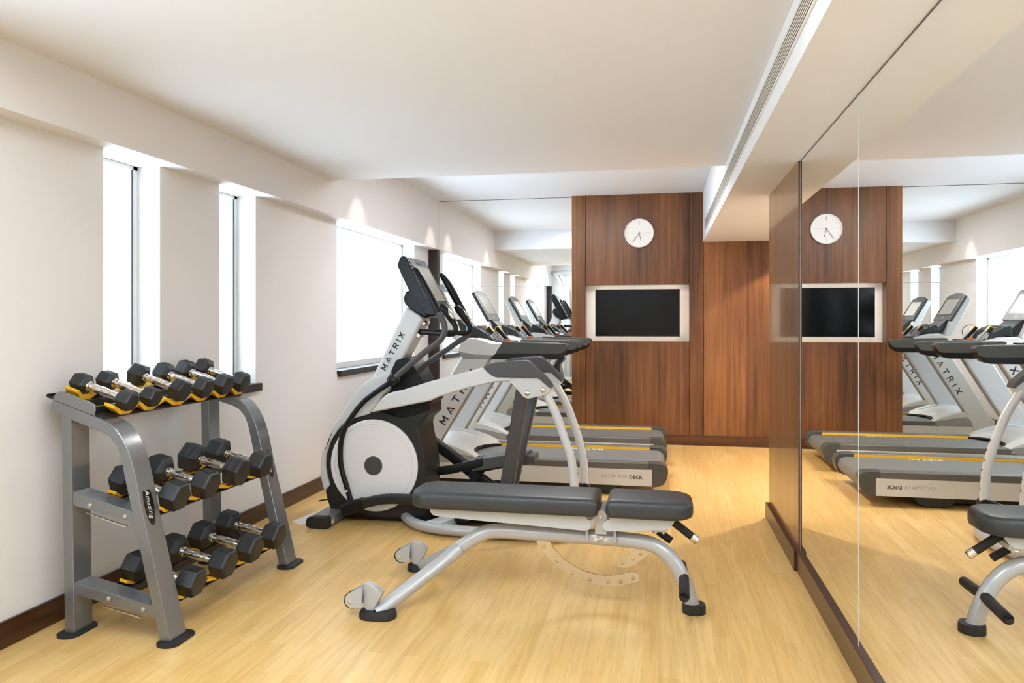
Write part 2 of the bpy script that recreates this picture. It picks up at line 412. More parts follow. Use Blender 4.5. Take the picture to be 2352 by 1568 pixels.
# windows -----------------------------------------------------------------
SILLX = [None, (2.975, 3.432), (3.895, 4.352), (5.538, 7.43)]
for i, (y0, y1) in enumerate(WIN):
    w = MB()
    xg = -2.62
    for a, b, c, d in ((y0, y0 + 0.035, ZSILL, ZS), (y1 - 0.035, y1, ZSILL, ZS), (y0, y1, ZSILL, ZSILL + 0.075), (y0, y1, ZS - 0.02, ZS)):
        w.box(xg - 0.04, xg + 0.02, a, b, c, d)
    fr = struct(w.build('window_%d' % (i + 1), 'frame_alu', bevel=0.002, seg=1))
    MB().box(xg - 0.012, xg - 0.008, y0 + 0.03, y1 - 0.03, ZSILL + 0.07, ZS - 0.015).build('pane', 'glass', fr, smooth=False)
    g = MB()
    for yy in (y0 + 0.035, y1 - 0.041): g.box(xg + 0.013, xg + 0.0206, yy, yy + 0.006, ZSILL + 0.075, ZS - 0.02)
    g.build('gasket', 'gasket' if 0 < i < 3 else 'mgrey', fr, smooth=False)
    s0, s1 = SILLX[i] if SILLX[i] else (y0, y1 + 0.03)
    MB().box(-2.60, XW + 0.03, s0, s1, 0.818, 0.866).build('window_sill', 'darkwood', fr, bevel=0.002, seg=1)

# mirrors -------------------------------------------------------------------
def mirror(name, b, axis, lab):
    x0, x1, y0, y1, z0, z1 = b
    root = thing(name, ((x0 + x1) / 2, (y0 + y1) / 2, z0), lab, 'mirror', 'wall mirror panels')
    MB().box(*b).build('mirror_glass', 'mirror', root, smooth=False)
    e = MB(); t = 0.0016
    if axis == 'y':
        for q in ((x0, x1, y0 - 0.0004, y0 + 0.003, z0, z0 + t), (x0, x1, y0 - 0.0004, y0 + 0.003, z1 - t, z1), (x0, x0 + t, y0 - 0.0004, y0 + 0.003, z0, z1), (x1 - t, x1, y0 - 0.0004, y0 + 0.003, z0, z1)): e.box(*q)
    else:
        for q in ((x0 - 0.0004, x0 + 0.003, y0, y1, z1 - t, z1), (x0 - 0.0004, x0 + 0.003, y0, y0 + t, z0, z1), (x0 - 0.0004, x0 + 0.003, y1 - t, y1, z0, z1)): e.box(*q)
    e.build('mirror_edge', 'mirror_edge', root, smooth=False)
    if z1 > 1.7:
        (MB().box(x0, x1, y0 - 0.0012, y0 + 0.003, z1 - 0.005, z1) if axis == 'y' else MB().box(x0 - 0.0012, x0 + 0.003, y0, y1, z1 - 0.005, z1)).build('top_channel', 'dgrey', root, smooth=False)
mirror('wall_mirror', (-2.36, -0.909, YB, YB + 0.012, 0.0, 1.6235), 'y', 'lower mirror panel on the back wall, behind the treadmills')
mirror('wall_mirror', (-2.36, -0.909, YB, YB + 0.012, 1.6265, ZC), 'y', 'upper mirror panel on the back wall, just under the ceiling')
mirror('wall_mirror', (XM, XM + 0.012, 2.8615, 3.997, 0.1, ZR), 'x', 'narrower mirror panel on the right wall beside the wooden pier')
mirror('wall_mirror', (XM, XM + 0.012, YR, 2.8585, 0.1, ZR), 'x', 'wide mirror panel on the right wall nearest the camera')

# air diffuser ----------------------------------------------------------------
dif = thing('linear_diffuser', (0.42, 3.3, 2.13), 'long slotted white air diffuser along the right bulkhead face', 'air vent')
y0, y1 = -0.7, 7.47; z0, z1 = 2.128, 2.226
MB().box(0.4185, 0.4199, y0 + 0.01, y1 - 0.01, z0 + 0.006, z1 - 0.006).build('duct_slot', 'dark_gap', dif, smooth=False)
fr = MB()
for q in ((z0, z0 + 0.012), (z1 - 0.012, z1)): fr.box(0.4145, 0.4199, y0, y1, *q)
for q in ((y0, y0 + 0.012), (y1 - 0.012, y1)): fr.box(0.4145, 0.4199, *q, z0, z1)
fr.build('frame', 'slat', dif, bevel=0.001, seg=1)
for k in range(5):
    zz = z0 + 0.0215 + k * 0.0126
    MB().box(0.4160, 0.4183, y0 + 0.012, y1 - 0.012, zz + 0.0006, zz + 0.0062).build('slat', 'slat', dif, smooth=False)

# clock ------------------------------------------------------------------------
cx, cz, R = -0.216, 2.152, 0.147
ck = thing('wall_clock', (cx, YP, cz), 'round white wall clock with thin grey hands on the walnut panel', 'clock')
MB().cyl((cx, YP, cz), (0, -1, 0), [(0, R * 0.97), (0.5, R), (0.93, R), (1, R * 0.985), (1, R * 0.95), (0.7, R * 0.93), (0.7, 0.02)], 0.032, 64).build('case', 'clock_face', ck, ang=25)
MB().cyl((cx, YP - 0.021, cz), (0, -1, 0), R * 0.925, 0.002, 64).build('dial', 'clock_face', ck)
def radial(mb, ang, r0, r1, w, y):
    d = Vector((math.sin(ang), 0, math.cos(ang))); p = Vector((d.z, 0, -d.x)) * w / 2; c = Vector((cx, y, cz))
    vs = [c + d * r0 - p, c + d * r1 - p, c + d * r1 + p, c + d * r0 + p]
    mb.add(vs + [v + Vector((0, -0.0012, 0)) for v in vs], [(0, 1, 2, 3), (7, 6, 5, 4), (0, 4, 5, 1), (1, 5, 6, 2), (2, 6, 7, 3), (3, 7, 4, 0)])
for h in range(12):
    a = h * PI / 6; mk = MB()
    if h == 0:
        radial(mk, a, R * 0.58, R * 0.83, 0.010, YP - 0.0231)
    else: radial(mk, a, R * (0.62 if h % 3 == 0 else 0.70), R * 0.83, 0.0028 if h % 3 == 0 else 0.0012, YP - 0.0231)
    mk.build('hour_mark', 'clock_grey', ck, smooth=False)
h = MB(); radial(h, math.radians(166), -0.01, R * 0.55, 0.0042, YP - 0.0250); h.build('hour_hand', 'clock_hand', ck, smooth=False)
h = MB(); radial(h, math.radians(216), -0.012, R * 0.78, 0.0036, YP - 0.0265); h.build('minute_hand', 'clock_hand', ck, smooth=False)
h = MB(); radial(h, math.radians(90), -0.03, R * 0.78, 0.0014, YP - 0.0280); h.cyl((cx, YP - 0.0235, cz), (0, -1, 0), 0.004, 0.006, 14); h.build('second_hand', 'clock_hand', ck, smooth=False)

# television ---------------------------------------------------------------------
tv = thing('television', (-0.237, 7.9, 1.096), 'black flat television set in a white recess of the walnut wall', 'television')
MB().box(-0.665, 0.191, 7.868, 7.91, 1.096, 1.581).build('bezel', 'bezel', tv, bevel=0.003)
MB().box(-0.659, 0.185, 7.8668, 7.872, 1.106, 1.575).build('screen', 'screen_black', tv, smooth=False)
MB().box(-0.40, -0.07, 7.91, 8.0, 1.2, 1.48).build('wall_bracket', 'bezel', tv, smooth=False)

ld = MB()
for q in ((-0.655, 0.181, 1.106, 1.116), (-0.655, 0.181, 1.561, 1.571), (-0.655, -0.645, 1.12, 1.557), (0.171, 0.181, 1.12, 1.557)): ld.box(q[0], q[1], 7.9102, 7.918, q[2], q[3])
ld.build('led_strip', 'led', tv, smooth=False)
# ceiling downlights and added fill panels ---------------------------------------------------------------------
def downlight(x, y, z, lab, power, size=70, blend=0.35, warm=(1, 0.93, 0.84), rad=0.04, fixture=True):
    d = thing('downlight', (x, y, z), lab, 'ceiling light', 'recessed downlights')
    rs = [[(x + r * math.cos(2 * PI * j / 28), y + r * math.sin(2 * PI * j / 28), zz) for j in range(28)] for r, zz in ((0.034, z), (0.034, z - 0.001), (0.027, z - 0.0012), (0.026, z - 0.0004))]
    MB().rings(rs, caps=False).build('trim_ring', 'white', d)
    MB().cyl((x, y, z - 0.0002), (0, 0, -1), 0.0258, 0.0006, 28).build('lens', 'white', d)
    l = bpy.data.lights.new('downlight_lamp', 'SPOT'); l.energy = power; l.color = warm; l.spot_size = math.radians(size); l.spot_blend = blend; l.shadow_soft_size = rad
    o = bpy.data.objects.new('downlight_lamp', l); COL.objects.link(o); o.location = (x, y, z - 0.012)
    return d
def fill_panel(x0, x1, y0, y1, z, lab, power, color=(1, 0.97, 0.93)):  # flat panels added out of view to light the room evenly
    d = thing('fill_light_panel', ((x0 + x1) / 2, (y0 + y1) / 2, z), lab, 'ceiling light', 'added fill light panels')
    f = MB()
    for q in ((x0, x1, y0, y0 + 0.02), (x0, x1, y1 - 0.02, y1), (x0, x0 + 0.02, y0, y1), (x1 - 0.02, x1, y0, y1)): f.box(*q, z - 0.012, z)
    f.build('frame', 'white', d, bevel=0.002, seg=1)
    MB().box(x0 + 0.02, x1 - 0.02, y0 + 0.02, y1 - 0.02, z - 0.004, z).build('diffuser', 'fill_glow', d, smooth=False)
    l = bpy.data.lights.new('fill_panel_lamp', 'AREA'); l.shape = 'RECTANGLE'; l.size = x1 - x0 - 0.05; l.size_y = y1 - y0 - 0.05; l.energy = power; l.color = color
    o = bpy.data.objects.new('fill_panel_lamp', l); COL.objects.link(o); o.location = ((x0 + x1) / 2, (y0 + y1) / 2, z - 0.014)
    return d
downlight(-2.17, 5.66, ZC, 'recessed downlight by the bulkhead above the near end of the wide window', 10, 66)
downlight(-2.17, 7.60, ZC, 'recessed downlight by the bulkhead in the back corner', 10, 66)
downlight(1.30, 7.51, ZR, 'warm recessed downlight in the alcove ceiling near the walnut wall', 55, 112, 0.15, (1, 0.85, 0.66))
downlight(1.25, 5.75, ZR, 'recessed downlight in the alcove ceiling behind the wooden pier', 120, 140, 0.4, (1, 0.9, 0.78))
fill_panel(-1.05, -0.4, 5.4, 6.3, ZC, 'added unseen fill light panel over the treadmill decks', 24, (1.0, 0.97, 0.95))  # added fill, hidden above the edge of the dropped ceiling
fill_panel(-1.6, 0.0, -0.3, 1.7, ZC, 'large added unseen fill light panel at the camera end of the room', 40, (0.88, 0.94, 1.0))  # added out of view, brightens sides facing the camera

# ================================================================== ELLIPTICAL
YC = 4.62
el = thing('elliptical_trainer', (-1.4, YC, 0), 'silver and black elliptical cross trainer with a round side disc, by the wide window', 'exercise machine')
def two(f):                       # near and far side
    for s in (-1, 1): f(s)
def ys(y, s): return YC + s * (YC - y)          # y given for the near side
body = [(-2.04, 0.06), (-2.064, 0.12), (-2.079, 0.178), (-2.045, 0.219), (-2.062, 0.275), (-2.071, 0.339), (-2.067, 0.412), (-2.037, 0.505), (-1.979, 0.584), (-1.90, 0.655), (-1.781, 0.69), (-1.719, 0.69),
        (-1.582, 0.655), (-1.50, 0.672), (-1.405, 0.704), (-1.403, 0.675), (-1.448, 0.636), (-1.462, 0.6), (-1.456, 0.555), (-1.44, 0.48), (-1.424, 0.401), (-1.417, 0.321), (-1.415, 0.2), (-1.41, 0.05), (-1.7, 0.03)]
MB().prism(body, 4.464, 2 * YC - 4.464).build('shroud', 'blackbump', el, bevel=0.014, seg=3)
up = [(-1.79, 0.66), (-1.74, 0.72), (-1.682, 0.80), (-1.655, 0.935), (-1.62, 1.007), (-1.57, 1.024), (-1.549, 1.028), (-1.525, 1.011), (-1.505, 0.975), (-1.445, 0.881), (-1.425, 0.80), (-1.392, 0.792), (-1.388, 0.752), (-1.40, 0.745), (-1.40, 0.70), (-1.50, 0.66), (-1.58, 0.64)]
MB().prism(up, 4.49, 2 * YC - 4.49).build('upper_shroud', 'black', el, bevel=0.012, seg=3)
front = [(-2.079, 0.178), (-2.091, 0.21), (-2.103, 0.269), (-2.106, 0.338), (-2.096, 0.42), (-2.062, 0.513), (-2.021, 0.597), (-1.972, 0.662), (-1.921, 0.74), (-1.866, 0.819), (-1.812, 0.871), (-1.78, 0.889), (-1.719, 0.913), (-1.641, 0.94),
         (-1.643, 0.843), (-1.655, 0.813), (-1.682, 0.802), (-1.744, 0.708), (-1.781, 0.672), (-1.877, 0.646), (-1.95, 0.607), (-1.985, 0.575), (-2.037, 0.5), (-2.067, 0.41), (-2.071, 0.339), (-2.062, 0.275), (-2.043, 0.219)]
MB().prism(front, 4.452, 2 * YC - 4.452).build('front_cover', 'silver', el, bevel=0.016, seg=3)
def disc(s):
    c = (-1.749, ys(4.466, s), 0.356); ax = (0, s, 0)
    d = MB().cyl(c, ax, [(0, 0.285), (0.75, 0.285), (1, 0.279), (1, 0.2562), (0.8, 0.2555), (0.8, 0.2545), (1.0, 0.2538), (1.12, 0.1), (1.12, 0.05)], 0.018, 72).build('side_disc', 'disc', el, ang=30)
    MB().cyl(c, ax, [(0, 0.0585), (0.9, 0.0585), (1, 0.055)], 0.026, 40).build('hub_cap', 'dgrey', d)
two(disc)
MB().prism([(-1.812, 0.86), (-1.566, 1.345), (-1.482, 1.30), (-1.454, 1.262), (-1.585, 1.02), (-1.64, 0.92)], 4.535, 2 * YC - 4.535).build('mast', 'silver', el, bevel=0.022, seg=4)
dm = Vector((0.135, 0, 0.245)).normalized(); um = Vector((-dm.z, 0, dm.x))
mast = children(el)[-1]
stroke_text('MATRIX', Vector((-1.703, 4.5345, 0.942)), dm, um, 0.03, 0.0245, 0.0065, mast)
stroke_text('MATRIX', Vector((-1.577, 2 * YC - 4.5345, 1.186)), -dm, um, 0.03, 0.0245, 0.0065, mast)
# console
con = [(-1.589, 1.593), (-1.572, 1.64), (-1.556, 1.652), (-1.531, 1.647), (-1.431, 1.465), (-1.334, 1.293), (-1.36, 1.283), (-1.407, 1.286), (-1.465, 1.377), (-1.493, 1.398)]
cn = MB().prism(con, 4.425, 2 * YC - 4.425).build('console', 'navy', el, bevel=0.016, seg=3)
a0, a1 = Vector((-1.531, 0, 1.647)), Vector((-1.334, 0, 1.293)); dcn = (a1 - a0).normalized(); ncn = Vector((-dcn.z, 0, dcn.x))
if ncn.x < 0: ncn = -ncn
def slab(mb, t0, t1, y0, y1, d0, d1):
    L = (a1 - a0).length
    vs = []
    for d in (d0, d1):
        for t, y in ((t0, y0), (t1, y0), (t1, y1), (t0, y1)): p = a0 + dcn * (L * t) + ncn * d; vs.append((p.x, y, p.z))
    return mb.add(vs, [(0, 1, 2, 3), (7, 6, 5, 4), (0, 4, 5, 1), (1, 5, 6, 2), (2, 6, 7, 3), (3, 7, 4, 0)])
slab(MB(), 0.06, 0.97, 4.44, 2 * YC - 4.44, -0.004, 0.004).build('bezel', 'console', cn, bevel=0.002, seg=1)
slab(MB(), 0.15, 0.76, 4.475, 2 * YC - 4.475, 0.002, 0.0055).build('screen', 'screen', cn, smooth=False)
bt = MB()
for k in range(4): slab(bt, 0.075, 0.11, YC - 0.06 + 0.032 * k, YC - 0.036 + 0.032 * k, 0.003, 0.0065)
bt.build('fan_vent', 'black', cn, smooth=False)
pod = [(-1.554, 1.444), (-1.576, 1.394), (-1.566, 1.363), (-1.552, 1.346), (-1.499, 1.305), (-1.439, 1.272), (-1.404, 1.275), (-1.40, 1.33), (-1.49, 1.43)]
MB().prism(pod, 4.50, 2 * YC - 4.50).build('console_pod', 'navy', el, bevel=0.015, seg=3)
# moving handles (the far one stands a little further back)
def handles(s):
    if s < 0:
        arm = [(-1.305, 1.305), (-1.290, 1.283), (-1.275, 1.255), (-1.265, 1.215), (-1.268, 1.18), (-1.283, 1.152), (-1.316, 1.122), (-1.394, 1.066), (-1.48, 0.997), (-1.556, 0.935), (-1.603, 0.893)]
        grip = [(-1.464, 1.572), (-1.448, 1.555), (-1.418, 1.508), (-1.375, 1.43), (-1.335, 1.36), (-1.303, 1.302)]
        low = [(-1.603, 0.89), (-1.717, 0.814), (-1.80, 0.75), (-1.866, 0.67), (-1.914, 0.594), (-1.942, 0.508), (-1.947, 0.4), (-1.936, 0.325), (-1.912, 0.25), (-1.878, 0.14)]
    else:
        arm = [(-1.29, 1.312), (-1.277, 1.288), (-1.257, 1.24), (-1.248, 1.2), (-1.255, 1.168), (-1.275, 1.142), (-1.32, 1.114), (-1.446, 1.027), (-1.54, 0.963), (-1.603, 0.90)]
        grip = [(-1.446, 1.568), (-1.43, 1.552), (-1.402, 1.512), (-1.365, 1.445), (-1.325, 1.372), (-1.288, 1.308)]
        low = [(-1.603, 0.89), (-1.69, 0.80), (-1.76, 0.70), (-1.80, 0.6), (-1.82, 0.5), (-1.82, 0.4), (-1.80, 0.3), (-1.77, 0.2)]
    yt, yb = (4.35, 4.40) if s < 0 else (4.89, 4.84)
    n = len(arm)
    h = MB().tube([(p[0], yt + (yb - yt) * (i / (n - 1)) ** 1.5, p[1]) for i, p in enumerate(arm)], 0.0185, 16).build('handlebar', 'graphite', el)
    MB().tube([(p[0], yt - s * 0.0 + s * -0.02 * (1 - i / 5), p[1]) for i, p in enumerate(grip)], [0.006, 0.019, 0.026, 0.027, 0.025, 0.021], 18).build('grip', 'navy', h)
    p = MB().ball((-1.605, yb, 0.888), 0.039, 1, 0.8, 1).build('pivot_knob', 'navy', el)
    q = MB()
    for a in (2.3, 5.4): q.cyl((-1.605 + 0.024 * math.cos(a), yb - s * -0.022, 0.888 + 0.024 * math.sin(a)), (0, s, 0), 0.005, 0.006, 10)
    q.build('bolt_hole', 'rubber', p)
    MB().cyl((-1.605, YC, 0.888), (0, s, 0), 0.016, abs(YC - yb), 16).build('pivot_shaft', 'mgrey', el)
    MB().tube([(a, yb, b) for a, b in low], 0.0165 if s < 0 else 0.0165, 16).build('swing_arm', 'black', el)
two(handles)
MB().cyl((-1.899, 4.383, 0.205), (0, -1, 0), 0.0075, 0.002, 18).build('round_sticker', 'paper', el, smooth=False)
# pedal arms
def pedal_arm(s):
    y = 4.385 if s < 0 else 2 * YC - 4.385
    if s < 0: c = [(-1.915, 0.088), (-1.86, 0.112), (-1.78, 0.138), (-1.68, 0.163), (-1.586, 0.172), (-1.45, 0.17), (-1.2, 0.15), (-0.95, 0.14), (-0.7, 0.16), (-0.5, 0.2)]
    else: c = [(-1.60, 0.55), (-1.5, 0.455), (-1.35, 0.355), (-1.22, 0.255), (-1.1, 0.175), (-0.98, 0.115), (-0.84, 0.095), (-0.65, 0.125), (-0.48, 0.185)]
    pts, _ = spline([(a, y, b) for a, b in c], 4)
    arm = MB().sweep(pts, rrect(0.06 if s < 0 else 0.074, 0.05, 0.014), (0, 1, 0)).build('pedal_arm', 'blackbump' if s < 0 else 'black', el)
    if s < 0:
        e, _ = spline([(a, y, b) for a, b in [(-1.922, 0.085), (-1.88, 0.104), (-1.83, 0.123), (-1.79, 0.135)]], 3)
        MB().sweep(e, rrect(0.072, 0.06, 0.02), (0, 1, 0)).build('end_cover', 'black', arm)
    dx, dz = (0, 0) if s > 0 else (0.02, -0.195)
    yc = y - s * 0.03
    ped = [(-1.21, 0.31), (-1.203, 0.352), (-1.10, 0.374), (-0.96, 0.398), (-0.86, 0.407), (-0.80, 0.392), (-0.786, 0.40), (-0.784, 0.352), (-0.82, 0.345), (-0.883, 0.328), (-1.03, 0.312), (-1.181, 0.284)]
    pd = MB().prism([(a + dx, b + dz) for a, b in ped], yc - 0.085, yc + 0.085).build('pedal', 'graphite', el, bevel=0.012, seg=3)
    t = MB()
    for k in range(12):
        f = k / 11; x = -1.18 + f * 0.34 + dx; z = 0.358 + (x - dx + 1.18) * 0.135 + dz
        t.box(x, x + 0.012, yc - 0.06, yc + 0.06, z - 0.004, z + 0.0045)
    t.build('tread', 'rubber', pd, smooth=False)
    MB().cyl((-1.187 + dx, yc - 0.075, 0.255 + dz * 0.9), (0, 1, 0), 0.032, 0.15, 24).build('pedal_hinge', 'black', pd)
    MB().prism([(-1.215 + dx, 0.262 + dz * 0.9), (-1.19 + dx, 0.31 + dz), (-0.9 + dx, 0.325 + dz), (-1.12 + dx, 0.275 + dz), (-1.17 + dx, 0.228 + dz * 0.9)], yc - 0.03, yc + 0.03).build('pedal_bracket', 'black', pd, bevel=0.004)
two(pedal_arm)
MB().sweep([(-1.50, 4.74, 0.268), (-1.33, 4.74, 0.292), (-1.12, 4.76, 0.345)], rrect(0.055, 0.04, 0.01), (0, 1, 0)).build('guide_rail', 'navy', el)
# upper link arms with rear plates
arm_poly = [(-1.725, 0.697), (-1.353, 0.775), (-1.296, 0.80), (-1.111, 0.857), (-1.028, 0.877), (-0.945, 0.895), (-0.86, 0.90), (-0.80, 0.98), (-0.98, 0.999), (-1.074, 0.967), (-1.353, 0.892), (-1.531, 0.836), (-1.583, 0.826), (-1.622, 0.812), (-1.655, 0.785)]
cap_poly = [(-1.024, 0.982), (-0.978, 1.004), (-0.939, 1.012), (-0.88, 1.016), (-0.782, 1.023), (-0.76, 1.02), (-0.737, 1.006), (-0.698, 0.965), (-0.653, 0.925), (-0.628, 0.897), (-0.615, 0.871), (-0.625, 0.862), (-0.66, 0.893), (-0.689, 0.918), (-0.702, 0.922), (-0.945, 0.924), (-0.965, 0.93), (-0.995, 0.952)]
plate_poly = [(-0.93, 0.94), (-0.70, 0.94), (-0.66, 0.905), (-0.618, 0.866), (-0.632, 0.845), (-0.646, 0.834), (-0.658, 0.824), (-0.745, 0.803), (-0.761, 0.801), (-0.784, 0.809), (-0.797, 0.825), (-0.858, 0.891), (-0.894, 0.922)]
def link_arm(s):
    f = lambda a, b: (a, b) if s < 0 else (2 * YC - b, 2 * YC - a)
    ar = MB().prism(arm_poly, *f(4.336, 4.404)).build('link_arm', 'silver', el, bevel=0.016, seg=3)
    MB().prism(cap_poly, *f(4.324, 4.416)).build('arm_cap', 'graphite', ar, bevel=0.012, seg=3)
    pl = MB().prism(plate_poly, *f(4.342, 4.398)).build('pivot_plate', 'plate_white', el, bevel=0.003)
    for bx, bz in ((-0.761, 0.833), (-0.668, 0.852)):
        MB().ball((bx, ys(4.342, s), bz), 0.0175, 1, 0.55, 1, 18, 10).build('bolt', 'chrome', pl)
    if s < 0: c = [(-0.672, 0.852), (-0.656, 0.821), (-0.608, 0.73), (-0.578, 0.652), (-0.552, 0.578), (-0.516, 0.477), (-0.499, 0.372), (-0.492, 0.283), (-0.49, 0.205)]
    else: c = [(-0.672, 0.852), (-0.654, 0.825), (-0.59, 0.705), (-0.548, 0.592), (-0.518, 0.505), (-0.49, 0.39), (-0.481, 0.282), (-0.476, 0.19)]
    y = ys(4.386, s)
    lk = MB().tube([(a, y, b) for a, b in c], 0.0255, 18).build('hanging_link', 'silver', el)
    MB().cyl((c[-1][0], y - 0.035, c[-1][1]), (0, 1, 0), 0.03, 0.07, 20).build('link_joint', 'black', lk)
    # letters run down the rear face of the link
    pts, _ = spline([(a, y, b) for a, b in c[3:]], 6)
    Lm = MB(); acc = 0
    for k, ch in enumerate('MATRIX'):
        p = pts[3 + 3 * k]; t = (pts[4 + 3 * k] - p).normalized(); n = Vector((-t.z, 0, t.x)); n = n if n.x > 0 else -n
        w, st = GLY[ch]; sz = 0.017
        side = Vector((0, 1, 0))
        for q in st:
            for a, b in zip(q[:-1], q[1:]):
                A = p + n * 0.0252 + t * (a[0] * sz) - side * ((a[1] - 0.5) * sz * 0.8); B = p + n * 0.0252 + t * (b[0] * sz) - side * ((b[1] - 0.5) * sz * 0.8)
                tt = (B - A).normalized(); pp = n.cross(tt) * 0.0013
                vs = [A - pp, B - pp, B + pp, A + pp]
                Lm.add(vs + [v + n * 0.0012 for v in vs], [(0, 3, 2, 1), (4, 5, 6, 7), (0, 1, 5, 4), (1, 2, 6, 5), (2, 3, 7, 6), (3, 0, 4, 7)])
    Lm.build('lettering', 'ink', lk, smooth=False)
two(link_arm)
def post(s):
    vs = []
    for (x0, x1, z, yc) in ((-1.005, -0.915, 0.05, 4.585), (-0.833, -0.757, 0.87, 4.405)):
        y = ys(yc, s)
        vs += [(x0, y - 0.036, z), (x1, y - 0.036, z), (x1, y + 0.036, z), (x0, y + 0.036, z)]
    MB().add(vs, [(0, 3, 2, 1), (4, 5, 6, 7), (0, 1, 5, 4), (1, 2, 6, 5), (2, 3, 7, 6), (3, 0, 4, 7)]).build('rear_post', 'graphite', el, bevel=0.014, seg=3)
two(post)
MB().cyl((-0.761, 4.35, 0.833), (0, 1, 0), 0.024, 2 * (YC - 4.35), 20).build('cross_shaft', 'mgrey', el)
# fixed handles
def fixed(s):
    y = lambda v: ys(v, s)
    b = MB().tube([(-1.49, y(4.575), 1.184), (-1.40, y(4.52), 1.181), (-1.316, y(4.465), 1.177), (-1.262, y(4.45), 1.173), (-1.232, y(4.447), 1.178), (-1.221, y(4.447), 1.2), (-1.226, y(4.447), 1.226), (-1.245, y(4.449), 1.256)], 0.017, 14).build('fixed_handle', 'navy', el)
    g = MB().tube([(-1.238, y(4.448), 1.246), (-1.262, y(4.45), 1.284), (-1.296, y(4.455), 1.33), (-1.318, y(4.46), 1.35)], [0.017, 0.024, 0.026, 0.014], 16).build('pulse_grip', 'black', b)
    MB().tube([(-1.236, y(4.4445), 1.262), (-1.255, y(4.4465), 1.29), (-1.28, y(4.4515), 1.325)], [0.010, 0.021, 0.015], 12).build('pulse_sensor', 'chrome', g)
two(fixed)
for zx, zz in ((-1.468, 1.24), (-1.502, 1.165)):
    MB().cyl((zx, YC - 0.055, zz), (0, 1, 0), [(0, 0.012), (0.1, 0.017), (0.9, 0.017), (1, 0.012)], 0.11, 18).build('clamp_bolt', 'chrome', el)
# base
MB().box(-1.95, -0.88, 4.53, 2 * YC - 4.53, 0.012, 0.08).build('base_rail', 'black', el, bevel=0.01)
MB().prism([(-2.04, 0.02), (-2.05, 0.075), (-1.9, 0.12), (-1.5, 0.12), (-1.40, 0.10), (-1.38, 0.02)], 4.472, 2 * YC - 4.472).build('base_skirt', 'black', el, bevel=0.01)
foot = [(-2.106, 0.035), (-2.096, 0.062), (-2.063, 0.071), (-1.976, 0.072), (-1.963, 0.06), (-1.963, 0.012), (-1.974, 0.002), (-2.082, 0.002), (-2.102, 0.012)]
st = MB().prism(foot, 4.285, 2 * YC - 4.285).build('front_stabilizer', 'stab', el, bevel=0.004)
def stab(s):
    a, b = ys(4.252, s), ys(4.302, s)
    MB().prism([(-2.034 + (x + 2.034) * 1.04, 0.036 + (z - 0.036) * 1.03 + 0.0005) for x, z in foot], min(a, b), max(a, b)).build('end_cap', 'rubber', st, bevel=0.008, seg=3)
two(stab)
MB().box(-1.964, -1.9615, 4.305, 4.345, 0.018, 0.055).build('sticker', 'paper', st, smooth=False)
MB().box(-1.9621, -1.9608, 4.308, 4.342, 0.046, 0.051).build('sticker_print', 'ink', st, smooth=False)
MB().tube([(-2.02, 4.49, 0.128), (-2.08, 4.475, 0.124), (-2.122, 4.465, 0.115)], 0.005, 8).build('power_plug', 'black', el)
lp = [(-1.6, YC), (-1.572, 4.52), (-1.455, 4.355), (-1.31, 4.27), (-1.15, 4.24), (-0.95, 4.236), (-0.66, 4.242), (-0.51, 4.30), (-0.43, 4.45), (-0.41, YC)]
lp = lp + [(a, 2 * YC - b) for a, b in lp[-2:0:-1]]
loop = MB().tube([(a, b, 0.04) for a, b in lp], 0.031, 16, closed=True, up=(0, 0, 1)).build('floor_loop', 'silver2', el)
for (a, b) in ((-0.68, 4.238), (-0.68, 2 * YC - 4.238), (-0.41, YC)): MB().cyl((a, b, 0.0), (0, 0, 1), [(0, 0.022), (0.7, 0.022), (1, 0.015)], 0.016, 18).build('leveling_foot', 'mgrey', loop)
for s in (-1, 1): MB().prism([(-1.36, 4.28), (-1.26, 4.26), (-1.14, 4.53), (-1.24, 4.54)] if s < 0 else [(-1.36, 2 * YC - 4.28), (-1.26, 2 * YC - 4.26), (-1.14, 2 * YC - 4.53), (-1.24, 2 * YC - 4.54)], 0.03, 0.075, 'z').build('loop_brace', 'silver', loop, bevel=0.006)

